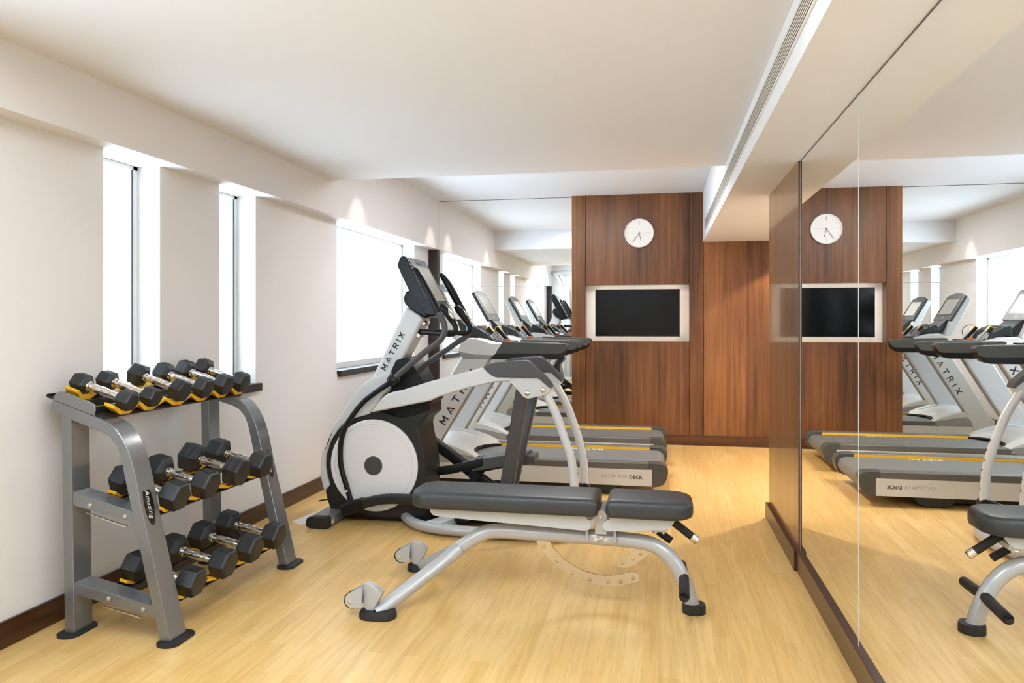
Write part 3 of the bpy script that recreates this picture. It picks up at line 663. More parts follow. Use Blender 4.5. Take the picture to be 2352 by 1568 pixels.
# ================================================================== TREADMILL (rear end at x=0, near side at y=0)
W = 0.82
def make_treadmill(loc, label):
    t = thing('treadmill', (0, 0, 0), label, 'treadmill', 'treadmills in front of the back mirror')
    F = lambda a, b, s: (a, b) if s == 0 else (W - b, W - a)
    for s in (0, 1):
        p = MB().box(-1.80, -0.112, *F(0.004, 0.03, s), 0.07, 0.1915).build('side_panel', 'silver', t, bevel=0.003)
        yy, d = (0.0035, 1) if s == 0 else (W - 0.0035, -1)
        if s == 0:
            font_text('ULTIMATE', (-0.384, yy, 0.1335), (d, 0, 0), (0, 0, 1), 0.0335, p, 'inkgrey', offset=-0.0004, spacing=1.28)
            font_text('DECK', (-0.229, yy, 0.1315), (d, 0, 0), (0, 0, 1), 0.0335, p, 'ink', offset=0.0008, spacing=1.12)
        else:
            font_text('ULTIMATE', (-0.40, yy, 0.1325), (d, 0, 0), (0, 0, 1), 0.0335, p, 'inkgrey', offset=-0.0004, spacing=1.28)
            font_text('DECK', (-0.56, yy, 0.1325), (d, 0, 0), (0, 0, 1), 0.0335, p, 'ink', offset=0.0008, spacing=1.12)
        r = MB().box(-1.46, -0.135, *F(0.0, 0.095, s), 0.188, 0.236).build('deck_rail', 'deckrail', t, bevel=0.010, seg=3)
        MB().box(-1.45, -0.14, *F(0.0945, 0.101, s), 0.205, 0.2285).build('yellow_strip', 'yellow', r, smooth=False, label='yellow guide strip')
        c = [(-0.142, 0.238), (-0.06, 0.2365), (-0.025, 0.227), (-0.006, 0.207), (0, 0.18), (-0.004, 0.15), (-0.016, 0.112), (-0.035, 0.086), (-0.063, 0.072), (-0.106, 0.064), (-0.112, 0.075), (-0.112, 0.19), (-0.142, 0.19)]
        MB().prism(c, *F(0.0, 0.1, s)).build('rear_cap', 'dgrey', t, bevel=0.012, seg=3)
        # side fin of the motor hood
        fin = [(-1.98, 0.10), (-1.97, 0.25), (-1.90, 0.305), (-1.80, 0.338), (-1.715, 0.342), (-1.6, 0.318), (-1.5, 0.286), (-1.43, 0.255), (-1.405, 0.238), (-1.405, 0.19), (-1.75, 0.19), (-1.80, 0.07)]
        hf = MB().prism(fin, *F(0.002, 0.10, s)).build('hood_fin', 'hood', t, bevel=0.012, seg=3)
        MB().prism([(-1.76, 0.195), (-1.76, 0.245), (-1.70, 0.285), (-1.6, 0.272), (-1.5, 0.252), (-1.42, 0.238), (-1.415, 0.195)], *F(-0.002, 0.02, s)).build('fin_inset', 'mgrey', hf, bevel=0.003)
        # upright
        upo = [(-1.518, 0.99), (-1.66, 0.75), (-1.81, 0.49), (-1.93, 0.25), (-2.02, 0.06), (-2.03, 0.02), (-1.79, 0.02), (-1.765, 0.20), (-1.681, 0.357), (-1.56, 0.555), (-1.439, 0.755), (-1.295, 0.99)]
        u = MB().prism(upo, *F(-0.004, 0.066, s)).build('upright', 'silver', t, bevel=0.018, seg=4)
        e = [(-1.283, 0.99), (-1.43, 0.748), (-1.551, 0.548), (-1.672, 0.35), (-1.70, 0.30), (-1.71, 0.30), (-1.681, 0.357), (-1.56, 0.555), (-1.439, 0.755), (-1.295, 0.99)]
        MB().prism(e, *F(0.012, 0.05, s)).build('upright_edge', 'mgrey', u, bevel=0.003)
        dd = Vector((0.52, 0, 0.854)); uu = Vector((-0.854, 0, 0.52))
        if s == 0: stroke_text('MATRIX', Vector((-1.645, -0.0038, 0.473)), dd, uu, 0.05, 0.047, 0.0105, u)
        else: stroke_text('MATRIX', Vector((-1.645, W + 0.0038, 0.473)) + dd * 0.51, -dd, uu, 0.05, 0.047, 0.0105, u)
        # hand rail
        g = [(-1.262, 1.012), (-1.205, 1.098), (-0.735, 1.0875), (-0.716, 1.068), (-0.745, 1.022), (-0.775, 1.012)]
        h = MB().prism(g, *F(-0.006, 0.085, s)).build('hand_rail', 'dgrey', t, bevel=0.006)
        k = [(-1.30, 0.968), (-1.258, 1.018), (-0.79, 1.014), (-0.765, 1.022), (-0.728, 1.052), (-0.742, 1.01), (-0.775, 0.982), (-0.82, 0.970)]
        MB().prism(k, *F(-0.004, 0.08, s)).build('rail_underside', 'black', h, bevel=0.006)
        MB().prism([(-1.21, 1.085), (-1.195, 1.102), (-0.80, 1.093), (-0.76, 1.083)], *F(0.012, 0.07, s)).build('rail_pad', 'deckrail', h, bevel=0.008, seg=3)
        # cup holder
        cy = 0.125 if s == 0 else W - 0.125
        MB().cyl((-1.475, cy, 1.06), (0, 0, 1), [(0, 0.05), (0.9, 0.053), (1, 0.05), (1, 0.042), (0.35, 0.038), (0.35, 0.01)], 0.076, 28).build('cup_holder', 'black', t)
        # control stick
        sy = 0.25 if s == 0 else W - 0.25
        b0, b1 = Vector((-1.255, sy, 1.07)), Vector((-1.368, sy, 1.20))
        k = MB().sweep([b0, b0.lerp(b1, 0.5), b1], rrect(0.03, 0.062, 0.008), (0, 1, 0)).build('control_stick', 'black', t, bevel=0.002, seg=1)
        MB().sweep([b0.lerp(b1, 0.72), b1 + (b1 - b0) * 0.03], rrect(0.034, 0.05, 0.008), (0, 1, 0)).build('stick_top', 'yellow', k, bevel=0.003, seg=1)
        sgn = -1 if s == 0 else 1
        MB().sweep([b0.lerp(b1, 0.1) + Vector((0, sgn * 0.032, 0)), b0.lerp(b1, 0.66) + Vector((0, sgn * 0.032, 0))], rrect(0.022, 0.004, 0.001), (0, 1, 0)).build('stick_face', 'mgrey', k, smooth=False)
    # belt around the rear roller
    bl = [(-1.56, 0.209), (-0.09, 0.209)] + [(-0.085 + 0.062 * math.sin(a), 0.147 + 0.062 * math.cos(a)) for a in [i * PI / 10 for i in range(0, 11)]] + [(-1.56, 0.085)]
    MB().prism(bl, 0.10, W - 0.10).build('running_belt', 'belt', t, ang=30)
    stroke_text('MATRIX', (-0.98, 0.155, 0.2092), (1, 0, 0), (0, 1, 0), 0.032, 0.018, 0.008, bt_ := children(t)[-1], 'belt_lettering', 'inkwhite', 0.0008, dot=False)
    stroke_text('MATRIX', (-0.52, W - 0.115, 0.2092), (-1, 0, 0), (0, -1, 0), 0.032, 0.018, 0.008, bt_, 'belt_lettering', 'inkwhite', 0.0008, dot=False)
    MB().box(-1.95, -0.36, 0.05, W - 0.05, 0.03, 0.10).build('deck_frame', 'black', t, bevel=0.006)
    for s in (0, 1):
        a, b = F(0.02, 0.16, s)
        MB().prism([(-0.62, 0.072), (-0.60, 0.03), (-0.56, 0.002), (-0.43, 0.002), (-0.385, 0.022), (-0.345, 0.072)], a, b).build('rear_foot', 'blackbump', t, bevel=0.008)
        MB().cyl((-1.9, (a + b) / 2, 0), (0, 0, 1), 0.03, 0.04, 20).build('front_foot', 'rubber', t)
    # motor hood: arched across, falling towards the belt
    st = [(-2.02, 0.20, 0.03), (-1.98, 0.28, 0.03), (-1.88, 0.336, 0.028), (-1.76, 0.352, 0.026), (-1.65, 0.346, 0.024), (-1.56, 0.327, 0.022), (-1.48, 0.300, 0.018), (-1.42, 0.272, 0.014), (-1.385, 0.250, 0.01), (-1.37, 0.238, 0.006)]
    n = 20; vs = []; fs = []
    for (x, z, arch) in st:
        for j in range(n + 1):
            f = j / n; y = 0.088 + f * (W - 0.176); q = abs(2 * f - 1)
            vs.append((x - 0.14 * (1 - q ** 2.2) * max(0, (x + 1.75) / 0.38), y, z - arch * q ** 3 * 1.6))
    k = n + 1
    for i in range(len(st) - 1):
        for j in range(n): fs.append((i * k + j, (i + 1) * k + j, (i + 1) * k + j + 1, i * k + j + 1))
    b0 = len(vs)
    for i, (x, z, arch) in enumerate(st):
        for j in (0, n):
            p = vs[i * k + j]; vs.append((p[0], p[1], 0.10))
    for i in range(len(st) - 1):
        fs.append((i * k, b0 + 2 * i, b0 + 2 * i + 2, (i + 1) * k)); fs.append((i * k + n, (i + 1) * k + n, b0 + 2 * i + 3, b0 + 2 * i + 1))
    hd = MB().add(vs, fs).build('motor_hood', 'hood', t, ang=50)
    lip = [Vector(vs[(len(st) - 1) * k + j]) for j in range(n + 1)]
    MB().sweep([p + Vector((0.004, 0, -0.012)) for p in lip], rrect(0.022, 0.012, 0.004), (0, 0, 1)).build('hood_lip', 'black', hd)
    # console shell across the uprights
    sh = [(-1.548, 1.045), (-1.522, 1.10), (-1.46, 1.128), (-1.38, 1.118), (-1.30, 1.092), (-1.20, 1.085), (-1.20, 1.03), (-1.262, 1.0), (-1.30, 0.985), (-1.50, 0.985), (-1.53, 1.0)]
    cs = MB().prism(sh, -0.005, W + 0.005).build('console_shell', 'whitepl', t, bevel=0.012, seg=3)
    MB().prism([(-1.545, 1.03), (-1.50, 1.018), (-1.42, 1.005), (-1.27, 1.0), (-1.305, 0.968), (-1.505, 0.968)], -0.008, W + 0.008).build('shell_underside', 'mgrey', cs, bevel=0.006)
    wd = MB().prism([(-1.50, 1.10), (-1.505, 1.20), (-1.49, 1.216), (-1.43, 1.195), (-1.36, 1.155), (-1.325, 1.10), (-1.335, 1.07)], 0.19, W - 0.19).build('control_panel', 'console', t, bevel=0.01, seg=3)
    kp = MB()
    for a in range(5):
        for b in range(3):
            x = -1.475 + b * 0.038; z = 1.2155 - b * 0.0155 + 0.001; y = 0.30 + a * 0.05
            kp.box(x, x + 0.024, y, y + 0.03, z - 0.008, z + 0.001)
    kp.build('keypad', 'mgrey', wd, smooth=False)
    tr = MB().box(-1.31, -1.205, 0.19, W - 0.19, 1.075, 1.095).build('accessory_tray', 'black', t, bevel=0.004)
    MB().box(-1.27, -1.22, 0.33, 0.36, 1.095, 1.112).build('safety_key', 'orange', tr, bevel=0.004)
    MB().tube([(-1.40, 0.66, 1.185), (-1.39, 0.68, 1.215), (-1.35, 0.70, 1.215), (-1.31, 0.69, 1.18), (-1.30, 0.66, 1.13)], 0.003, 8).build('earphone_lead', 'black', t)
    # display head
    hs = [(-1.812, 1.470), (-1.806, 1.492), (-1.765, 1.505), (-1.62, 1.262), (-1.60, 1.20), (-1.56, 1.115), (-1.62, 1.10), (-1.675, 1.19), (-1.768, 1.38)]
    ho = MB().prism(hs, 0.165, W - 0.165).build('display_back', 'whitepl', t, bevel=0.012, seg=3)
    c0, c1 = Vector((-1.753, 0, 1.52)), Vector((-1.605, 0, 1.262)); dv = (c1 - c0).normalized(); nv = Vector((-dv.z, 0, dv.x)); nv = nv if nv.x > 0 else -nv; L = (c1 - c0).length
    def face(t0, t1, y0, y1, d0, d1, arch=0.0, n=12):
        out = []
        for d in (d0, d1):
            ring = []
            for i in range(n + 1):
                y = y0 + (y1 - y0) * i / n; a = arch * (1 - (2 * i / n - 1) ** 2)
                p = c0 + dv * (L * t0 - a) + nv * d; ring.append((p.x, y, p.z))
            for y in (y1, y0): p = c0 + dv * (L * t1) + nv * d; ring.append((p.x, y, p.z))
            out.append(ring)
        return MB().rings(out)
    bz = face(0.0, 1.0, 0.16, W - 0.16, -0.028, 0.0, 0.035).build('bezel', 'console', ho, bevel=0.006)
    face(0.10, 0.80, 0.215, W - 0.215, -0.002, 0.0015).build('screen_surround', 'bezel', ho, smooth=False)
    face(0.15, 0.76, 0.235, W - 0.235, 0.0, 0.0025).build('screen', 'screen', ho, smooth=False)
    face(0.86, 0.90, W / 2 - 0.035, W / 2 + 0.035, 0.0, 0.001).build('nameplate', 'mgrey', ho, smooth=False)
    MB().prism([(-1.635, 1.262), (-1.60, 1.262), (-1.545, 1.215), (-1.47, 1.13), (-1.47, 1.08), (-1.58, 1.08), (-1.62, 1.19)], 0.245, W - 0.245).build('display_neck', 'console', t, bevel=0.008)
    t.location = loc
    return t
t1 = make_treadmill((0.053, 5.5, 0), 'treadmill with grey display nearer the bench, directly behind the elliptical trainer')
t2 = copy_tree(t1); t2.location = (0.053, 6.67, 0); t2['label'] = 'far treadmill, the one beside the back mirror and walnut wall'

# ================================================================== BENCH
YN = 3.35
be = thing('weight_bench', (-0.5, YN, 0), 'adjustable weight bench with grey vinyl pads and silver tube frame', 'weight bench')
def pad(x0, x1, r0, r1, name):
    y0, y1 = 3.215, 3.487; pts = []
    for (cx, cy, r, a0) in ((x1 - r1, y1 - r1, r1, 0), (x0 + r0, y1 - r0, r0, 90), (x0 + r0, y0 + r0, r0, 180), (x1 - r1, y0 + r1, r1, 270)):
        for i in range(9): a = math.radians(a0 + 90 * i / 8); pts.append((cx + r * math.cos(a), cy + r * math.sin(a)))
    cxm = sum(p[0] for p in pts) / len(pts); cym = sum(p[1] for p in pts) / len(pts)
    rs = []
    hx, hy = (x1 - x0) / 2, (y1 - y0) / 2
    for dz, ins in ((0.418, 0.012), (0.424, 0.003), (0.436, 0.0), (0.462, 0.0), (0.478, 0.002), (0.4865, 0.007), (0.492, 0.016), (0.4945, 0.032)):
        mx, my = (x0 + x1) / 2, (y0 + y1) / 2
        rs.append([(mx + (p[0] - mx) * (1 - ins / hx), my + (p[1] - my) * (1 - ins / hy), dz) for p in pts])
    o = MB().rings(rs).build(name, 'pad', be, ang=60)
    sm = [(mx + (p[0] - mx) * (1 - 0.007 / hx), my + (p[1] - my) * (1 - 0.007 / hy), 0.4825) for p in pts]
    MB().tube(sm, 0.0022, 6, closed=True, smooth=0, up=(0, 0, 1)).build('piping', 'piping', o)
    return o
pad(-1.105, -0.262, 0.085, 0.022, 'back_pad')
pad(-0.228, 0.136, 0.02, 0.095, 'seat_pad')
bp = [(-1.016, 0.418), (-1.016, 0.401), (-1.004, 0.384), (-0.973, 0.377), (-0.323, 0.348), (-0.303, 0.353), (-0.293, 0.374), (-0.298, 0.395), (-0.316, 0.404), (-0.318, 0.418)]
sp_ = [(-0.212, 0.418), (-0.215, 0.402), (-0.237, 0.393), (-0.247, 0.375), (-0.242, 0.36), (-0.225, 0.351), (0.02, 0.368), (0.043, 0.385), (0.058, 0.408), (0.06, 0.418)]
for nm, pl in (('back_rail', bp), ('seat_rail', sp_)):
    m = MB()
    for yy in (3.262, 3.432): m.prism(pl, yy, yy + 0.006)
    x0, x1 = pl[0][0] + 0.01, pl[-1][0] - 0.01
    m.box(x0, x1, 3.262, 3.438, 0.412, 0.4185)
    m.build(nm, 'bench_plate', be, bevel=0.0012, seg=1)
spine = [(-0.945, YN, 0.185), (-0.86, YN, 0.246), (-0.79, YN, 0.288), (-0.735, YN, 0.303), (-0.64, YN, 0.304), (-0.45, YN, 0.301), (-0.25, YN, 0.298), (-0.12, YN, 0.293), (-0.05, YN, 0.284), (0.0, YN, 0.262), (0.038, YN, 0.23), (0.072, YN, 0.185), (0.098, YN, 0.13), (0.118, YN, 0.075), (0.138, YN, 0.012)]
fr = MB().tube(spine, 0.0325, 20).build('main_tube', 'silver2', be)
for s in (-1, 1):
    lg = MB().tube([(-0.90, YN + s * 0.012, 0.215), (-0.955, YN + s * 0.06, 0.175), (-1.06, YN + s * 0.175, 0.10), (-1.185, YN + s * 0.31, 0.012)], 0.032, 20).build('leg', 'silver2', be)
    fy = YN + s * 0.31
    ft = []
    for z, k in ((0.0, 1.0), (0.018, 1.0), (0.028, 0.94), (0.03, 0.86)):
        ft.append([(-1.175 + k * (0.028 * (1 if math.cos(a) > 0 else -1) + 0.052 * math.cos(a)), fy + k * 0.055 * math.sin(a), z) for a in [2 * PI * j / 32 for j in range(32)]])
    MB().rings(ft).build('foot', 'rubber', lg)
    wk = MB()
    wy = fy + 0.0
    wh = [(-1.308, 0.085), (-1.304, 0.062), (-1.284, 0.044), (-1.232, 0.048), (-1.228, 0.136), (-1.262, 0.122), (-1.292, 0.104)]
    for yy in (wy - 0.045, wy + 0.012): wk.prism(wh, yy, yy + 0.005)
    wk.prism([(-1.232, 0.046), (-1.232, 0.14), (-1.205, 0.142), (-1.17, 0.122), (-1.15, 0.105), (-1.19, 0.03), (-1.22, 0.03)], wy - 0.02, wy + 0.017)
    wk.build('wheel_bracket', 'silver2', lg, bevel=0.0015, seg=1)
    MB().cyl((-1.283, wy - 0.036, 0.0705), (0, 1, 0), [(0, 0.03), (0.15, 0.0345), (0.85, 0.0345), (1, 0.03)], 0.044, 28).build('transport_wheel', 'rubber', lg)
    MB().cyl((-1.283, wy - 0.045, 0.071), (0, -1, 0), [(0, 0.008), (0.7, 0.007), (1, 0.003)], 0.006, 12).build('wheel_bolt', 'chrome', lg)
ft = [[(0.14 + k * 0.05 * math.cos(2 * PI * j / 32), YN + k * 0.05 * math.sin(2 * PI * j / 32), z) for j in range(32)] for z, k in ((0, 1.0), (0.03, 1.0), (0.038, 0.96), (0.039, 0.86))]
MB().rings(ft).build('rear_foot', 'rubber', be)
pa = [(-0.545, 0.266), (-0.5, 0.30), (-0.455, 0.29), (-0.487, 0.27), (-0.431, 0.203), (-0.361, 0.159), (-0.292, 0.138), (-0.224, 0.134), (-0.163, 0.146), (-0.122, 0.159), (-0.099, 0.152), (-0.092, 0.135), (-0.096, 0.118), (-0.122, 0.109), (-0.19, 0.091), (-0.258, 0.087), (-0.327, 0.101), (-0.396, 0.130), (-0.448, 0.159), (-0.501, 0.205)]
holed_plate(smooth_poly(pa), [(-0.51, 0.245), (-0.452, 0.186), (-0.384, 0.137), (-0.306, 0.113), (-0.226, 0.107), (-0.171, 0.113), (-0.119, 0.132)], YN, 0.007, 'back_angle_plate', 'steel', be)
pb = [(-0.06, 0.29), (-0.089, 0.261), (-0.139, 0.228), (-0.18, 0.206), (-0.188, 0.19), (-0.185, 0.172), (-0.166, 0.163), (-0.122, 0.174), (-0.072, 0.211), (-0.03, 0.262)]
holed_plate(smooth_poly(pb), [(-0.166, 0.185), (-0.121, 0.207), (-0.087, 0.232)], YN + 0.03, 0.007, 'seat_angle_plate', 'steel', be)
hb = MB().tube([(0.02, YN, 0.405), (0.058, YN, 0.380), (0.135, YN, 0.3225)], 0.0175, 16, smooth=3).build('adjustment_handle', 'grip', be)
MB().cyl((0.131, YN, 0.3255), (0.80, 0, -0.60), [(0, 0.0185), (0.85, 0.0185), (1, 0.014)], 0.033, 20).build('handle_tip', 'chrome', hb)
MB().tube([(-0.045, YN + 0.06, 0.345), (0.0, YN + 0.06, 0.315), (0.045, YN + 0.06, 0.285)], 0.0165, 16).build('seat_handle', 'grip', be)
for s in (-1, 1):
    MB().tube([(0.098, YN + s * 0.02, 0.15), (0.096, YN + s * 0.10, 0.142), (0.094, YN + s * 0.205, 0.136), (0.094, YN + s * 0.218, 0.136)], [0.0215, 0.022, 0.0215, 0.014], 18).build('foot_peg', 'grip', be)
pv = MB().cyl((-0.253, YN - 0.055, 0.414), (0, 1, 0), 0.018, 0.19, 20).build('pivot_barrel', 'silver2', be)
MB().prism([(-0.279, 0.33), (-0.279, 0.412), (-0.27, 0.43), (-0.253, 0.436), (-0.237, 0.43), (-0.228, 0.412), (-0.228, 0.33)], YN - 0.062, YN - 0.05).build('pivot_ear', 'silver2', pv, bevel=0.002)
MB().prism([(-0.32, 0.395), (-0.27, 0.435), (-0.25, 0.41), (-0.30, 0.38)], YN - 0.03, YN + 0.03).build('pivot_tongue', 'silver2', pv, bevel=0.002)
MB().cyl((-0.254, YN - 0.062, 0.405), (0, -1, 0), [(0, 0.0085), (0.6, 0.008), (1, 0.003)], 0.007, 14).build('pivot_bolt', 'chrome', pv)
for x in (-0.322, -0.2): MB().box(x, x + 0.012, YN - 0.05, YN + 0.05, 0.292, 0.36).build('tube_bracket', 'silver2', be, bevel=0.002, seg=1)
sb = MB().box(-0.035, 0.03, YN - 0.06, YN + 0.06, 0.352, 0.374).build('seat_bracket', 'plate_white', be, bevel=0.002, seg=1)
for x in (-0.02, 0.012): MB().cyl((x, YN - 0.045, 0.352), (0, 0, -1), [(0, 0.006), (0.6, 0.006), (1, 0.003)], 0.012, 12).build('bolt', 'chrome', sb)
lab = MB()
rr = 0.0329
angs = [math.radians(a) for a in (-62, -46, -30, -14)]   # wraps the tube on the camera side
vs = []
for x in (-0.284, -0.228):
    for a in angs: vs.append((x, YN - rr * math.cos(a + math.radians(38)), 0.3 + rr * math.sin(a + math.radians(38))))
lab.add(vs, [(i, i + 1, i + 5, i + 4) for i in range(3)])
lo = lab.build('rating_label', 'paper', be, smooth=False)
ln = MB(); rr = 0.0333
for k, (x0_, x1_) in enumerate(((-0.279, -0.262), (-0.246, -0.234), (-0.275, -0.240), (-0.272, -0.244), (-0.275, -0.238))):
    a = math.radians(38) + math.radians((-22, -22, -33, -42, -52)[k]); b = a - math.radians(5)
    ln.add([(x0_, YN - rr * math.cos(a), 0.3 + rr * math.sin(a)), (x1_, YN - rr * math.cos(a), 0.3 + rr * math.sin(a)), (x1_, YN - rr * math.cos(b), 0.3 + rr * math.sin(b)), (x0_, YN - rr * math.cos(b), 0.3 + rr * math.sin(b))], [(0, 1, 2, 3)])
ln.build('label_print', 'inkgrey', lo, smooth=False)

# ================================================================== DUMBBELL RACK
RY0, RY1 = 2.62, 3.655
ra = thing('dumbbell_rack', (-2.1, (RY0 + RY1) / 2, 0), 'three-tier grey steel dumbbell rack with yellow saddles under the narrow windows', 'dumbbell rack')
out = [(-2.404, 0.893), (-2.391, 0.935), (-2.202, 0.875), (-2.146, 0.854), (-2.12, 0.842), (-2.095, 0.822), (-2.068, 0.786), (-2.046, 0.745), (-2.03, 0.705), (-2.01, 0.633), (-1.991, 0.54), (-1.922, 0.266), (-1.860, 0.012)]
inn = [(-1.907, 0.012), (-1.971, 0.263), (-2.037, 0.538), (-2.054, 0.606), (-2.071, 0.68), (-2.083, 0.725), (-2.100, 0.765), (-2.129, 0.797), (-2.165, 0.815), (-2.224, 0.832), (-2.303, 0.857), (-2.335, 0.869)]
def frame(ya, lab):
    yb = ya + 0.10
    m = MB()
    m.prism(out + inn, ya, yb)
    m.prism([(-2.349, 0.88), (-2.303, 0.865), (-2.287, 0.01), (-2.332, 0.01)], ya, yb)
    f = m.build('side_frame', 'rackgrey', ra, bevel=0.005, seg=3, label=lab)
    m = MB(); m.prism([(-2.30, 0.571), (-2.02, 0.503), (-2.005, 0.445), (-2.02, 0.461), (-2.30, 0.517)], ya + 0.005, yb - 0.005); m.build('cross_rail', 'rackgrey', f, bevel=0.004)
    m = MB(); m.prism([(-2.295, 0.211), (-1.935, 0.141), (-1.915, 0.08), (-1.93, 0.097), (-2.295, 0.164)], ya + 0.005, yb - 0.005); m.build('cross_rail', 'rackgrey', f, bevel=0.004)
    for bx, bz in ((-2.219, 0.521), (-2.063, 0.484), (-2.137, 0.158), (-1.984, 0.126)):
        for s in (-1, 1):
            MB().cyl((bx, (ya + 0.005) if s < 0 else (yb - 0.005), bz), (0, s, 0), [(0, 0.0095), (0.6, 0.0085), (1, 0.004)], 0.006, 16).build('bolt', 'bolt', f)
    for cxx in (-2.312, -1.868):
        ft = []
        for z, k in ((0, 1), (0.010, 1), (0.0125, 0.93)):
            ring = []
            for j in range(32):
                a = 2 * PI * j / 32
                ring.append((cxx + k * 0.046 * math.cos(a), (ya + yb) / 2 - 0.005 + k * ((0.045 if math.sin(a) > 0 else -0.045) + 0.038 * math.sin(a)), z))
            ft.append(ring)
        MB().rings(ft).build('foot_pad', 'rubber', f)
    for (xa, za, xb, zb) in ((-2.235, 0.494, -2.05, 0.449), (-2.155, 0.130, -1.985, 0.097)):
        m = MB(); m.prism([(xa, za), (xb, zb), (xb - 0.008, zb - 0.004), (xa + 0.008, za - 0.004)], ya - 0.003, ya + 0.006); m.build('tray_bracket', 'bolt', f, smooth=False)
    # name plate on the sloping front leg
    d = Vector((-1.922 + 1.991, 0, 0.266 - 0.54)).normalized(); n = Vector((-d.z, 0, d.x)); yv = Vector((0, 1, 0))
    c = Vector((-1.9888, (ya + yb) / 2 - 0.005, 0.532)); ring = []
    for q in (0.0, 0.0018):
        ring.append([c + n * q + d * (0.088 * math.cos(2 * PI * j / 40)) + yv * (0.026 * math.sin(2 * PI * j / 40)) for j in range(40)])
    npl = MB().rings(ring).build('name_plate', 'bezel', f, smooth=False)
    font_text('Amazing', c + n * 0.002 + d * 0.004, d, yv, 0.033, npl, 'inkwhite', shear=0.25, extrude=0.0004)
    # raised end plate of the top tray
    MB().prism([(-2.389, 0.936), (-2.381, 0.958), (-2.355, 0.972), (-2.33, 0.967), (-2.205, 0.926), (-2.196, 0.917), (-2.194, 0.9), (-2.20, 0.876)], ya + 0.002 if ya < 3 else yb - 0.008, ya + 0.008 if ya < 3 else yb - 0.002).build('tray_end', 'rackgrey', f, bevel=0.002, seg=1)
    return f
frame(RY0, 'near side frame'); frame(RY1 - 0.10, 'far side frame')
TIERS = [  # name, z0, x0, slope, front x, back x, trough height, saddle y list, y range, pitch
    dict(z0=0.935, x0=-2.389, m=-0.317, xf=-2.178, xb=-2.385, ys=[2.755, 2.905, 3.10, 3.28, 3.45, 3.61], y0=2.632, y1=3.643, hw=0.078, h=0.022),
    dict(z0=0.545, x0=-2.292, m=-0.247, xf=-1.982, xb=-2.205, ys=[2.79, 3.005, 3.245, 3.465], y0=2.72, y1=3.555, hw=0.10, h=0.014),
    dict(z0=0.190, x0=-2.292, m=-0.194, xf=-1.912, xb=-2.155, ys=[2.805, 3.035, 3.26, 3.478], y0=2.72, y1=3.555, hw=0.10, h=0.012)]
for ti, T in enumerate(TIERS):
    th = math.atan(T['m']); ex = Vector((math.cos(th), 0, math.sin(th))); en = Vector((-math.sin(th), 0, math.cos(th)))
    def P(x, y, n, T=T, ex=ex, en=en):      # x along world x on the rail line, n off it
        b = Vector((x, y, T['z0'] + T['m'] * (x - T['x0']))); return b + en * n
    for k, xc in enumerate((T['xf'], T['xb'])):
        y0, y1 = T['y0'], T['y1']; w = 0.042
        w = (0.042, 0.030, 0.030)[ti]; sh = (0.0, -0.012, -0.012)[ti] if k == 0 else 0.0
        m = MB(); xc = xc + sh
        def bar(a0, a1, n0, n1):
            vs = []
            for y in (y0, y1):
                for (a, n) in ((a0, n0), (a1, n0), (a1, n1), (a0, n1)): vs.append(P(xc, y, 0) + ex * a + en * n)
            m.add(vs, [(0, 1, 2, 3), (7, 6, 5, 4), (0, 4, 5, 1), (1, 5, 6, 2), (2, 6, 7, 3), (3, 7, 4, 0)])
        wf = 0.013 if k == 0 else w
        bar(-w, wf, -0.002, 0.003)
        if k == 0: bar(-w - 0.004, -w, -0.002, 0.030 if ti == 0 else 0.012)
        else: bar(w, w + 0.004, -0.030, 0.003); bar(-w - 0.004, -w, -0.002, 0.012)
        m.build('tray_rail', 'traydark', ra, bevel=0.001, seg=1)
        # saddles
        yl = T['ys']; hw = T['hw'] if k == 0 else T['hw'] * 0.75; lo_end = max(y0 + 0.004, yl[0] - hw)
        for i, y in enumerate(yl):
            a = lo_end if i == 0 else (yl[i - 1] + y) / 2 + 0.0015
            b = min(y1 - 0.004, y + hw) if i == len(yl) - 1 else (yl[i + 1] + y) / 2 - 0.0015
            h = T['h']; pk = h + (0.026, 0.020, 0.020)[ti]; bw = (0.022, 0.030, 0.030)[ti]
            prof = [(a, pk), (a + 0.006, pk), (y - bw, h), (y + bw, h), (b - 0.006, pk), (b, pk), (b, pk - 0.012), (y + bw + 0.006, 0.004), (y - bw - 0.006, 0.004), (a, pk - 0.012)]
            vs = []
            for q in ((-w + 0.006, wf - 0.001) if k == 0 else ((-w + 0.016, w - 0.004) if ti == 0 else (-0.022, 0.014))):
                for (yy, n) in prof: vs.append(P(xc, yy, n) + ex * q)
            n_ = len(prof)
            MB().add(vs, [tuple(range(n_))[::-1], tuple(range(n_, 2 * n_))] + [(j, (j + 1) % n_, n_ + (j + 1) % n_, n_ + j) for j in range(n_)]).build('saddle', 'yellow', ra, bevel=0.0012, seg=1)

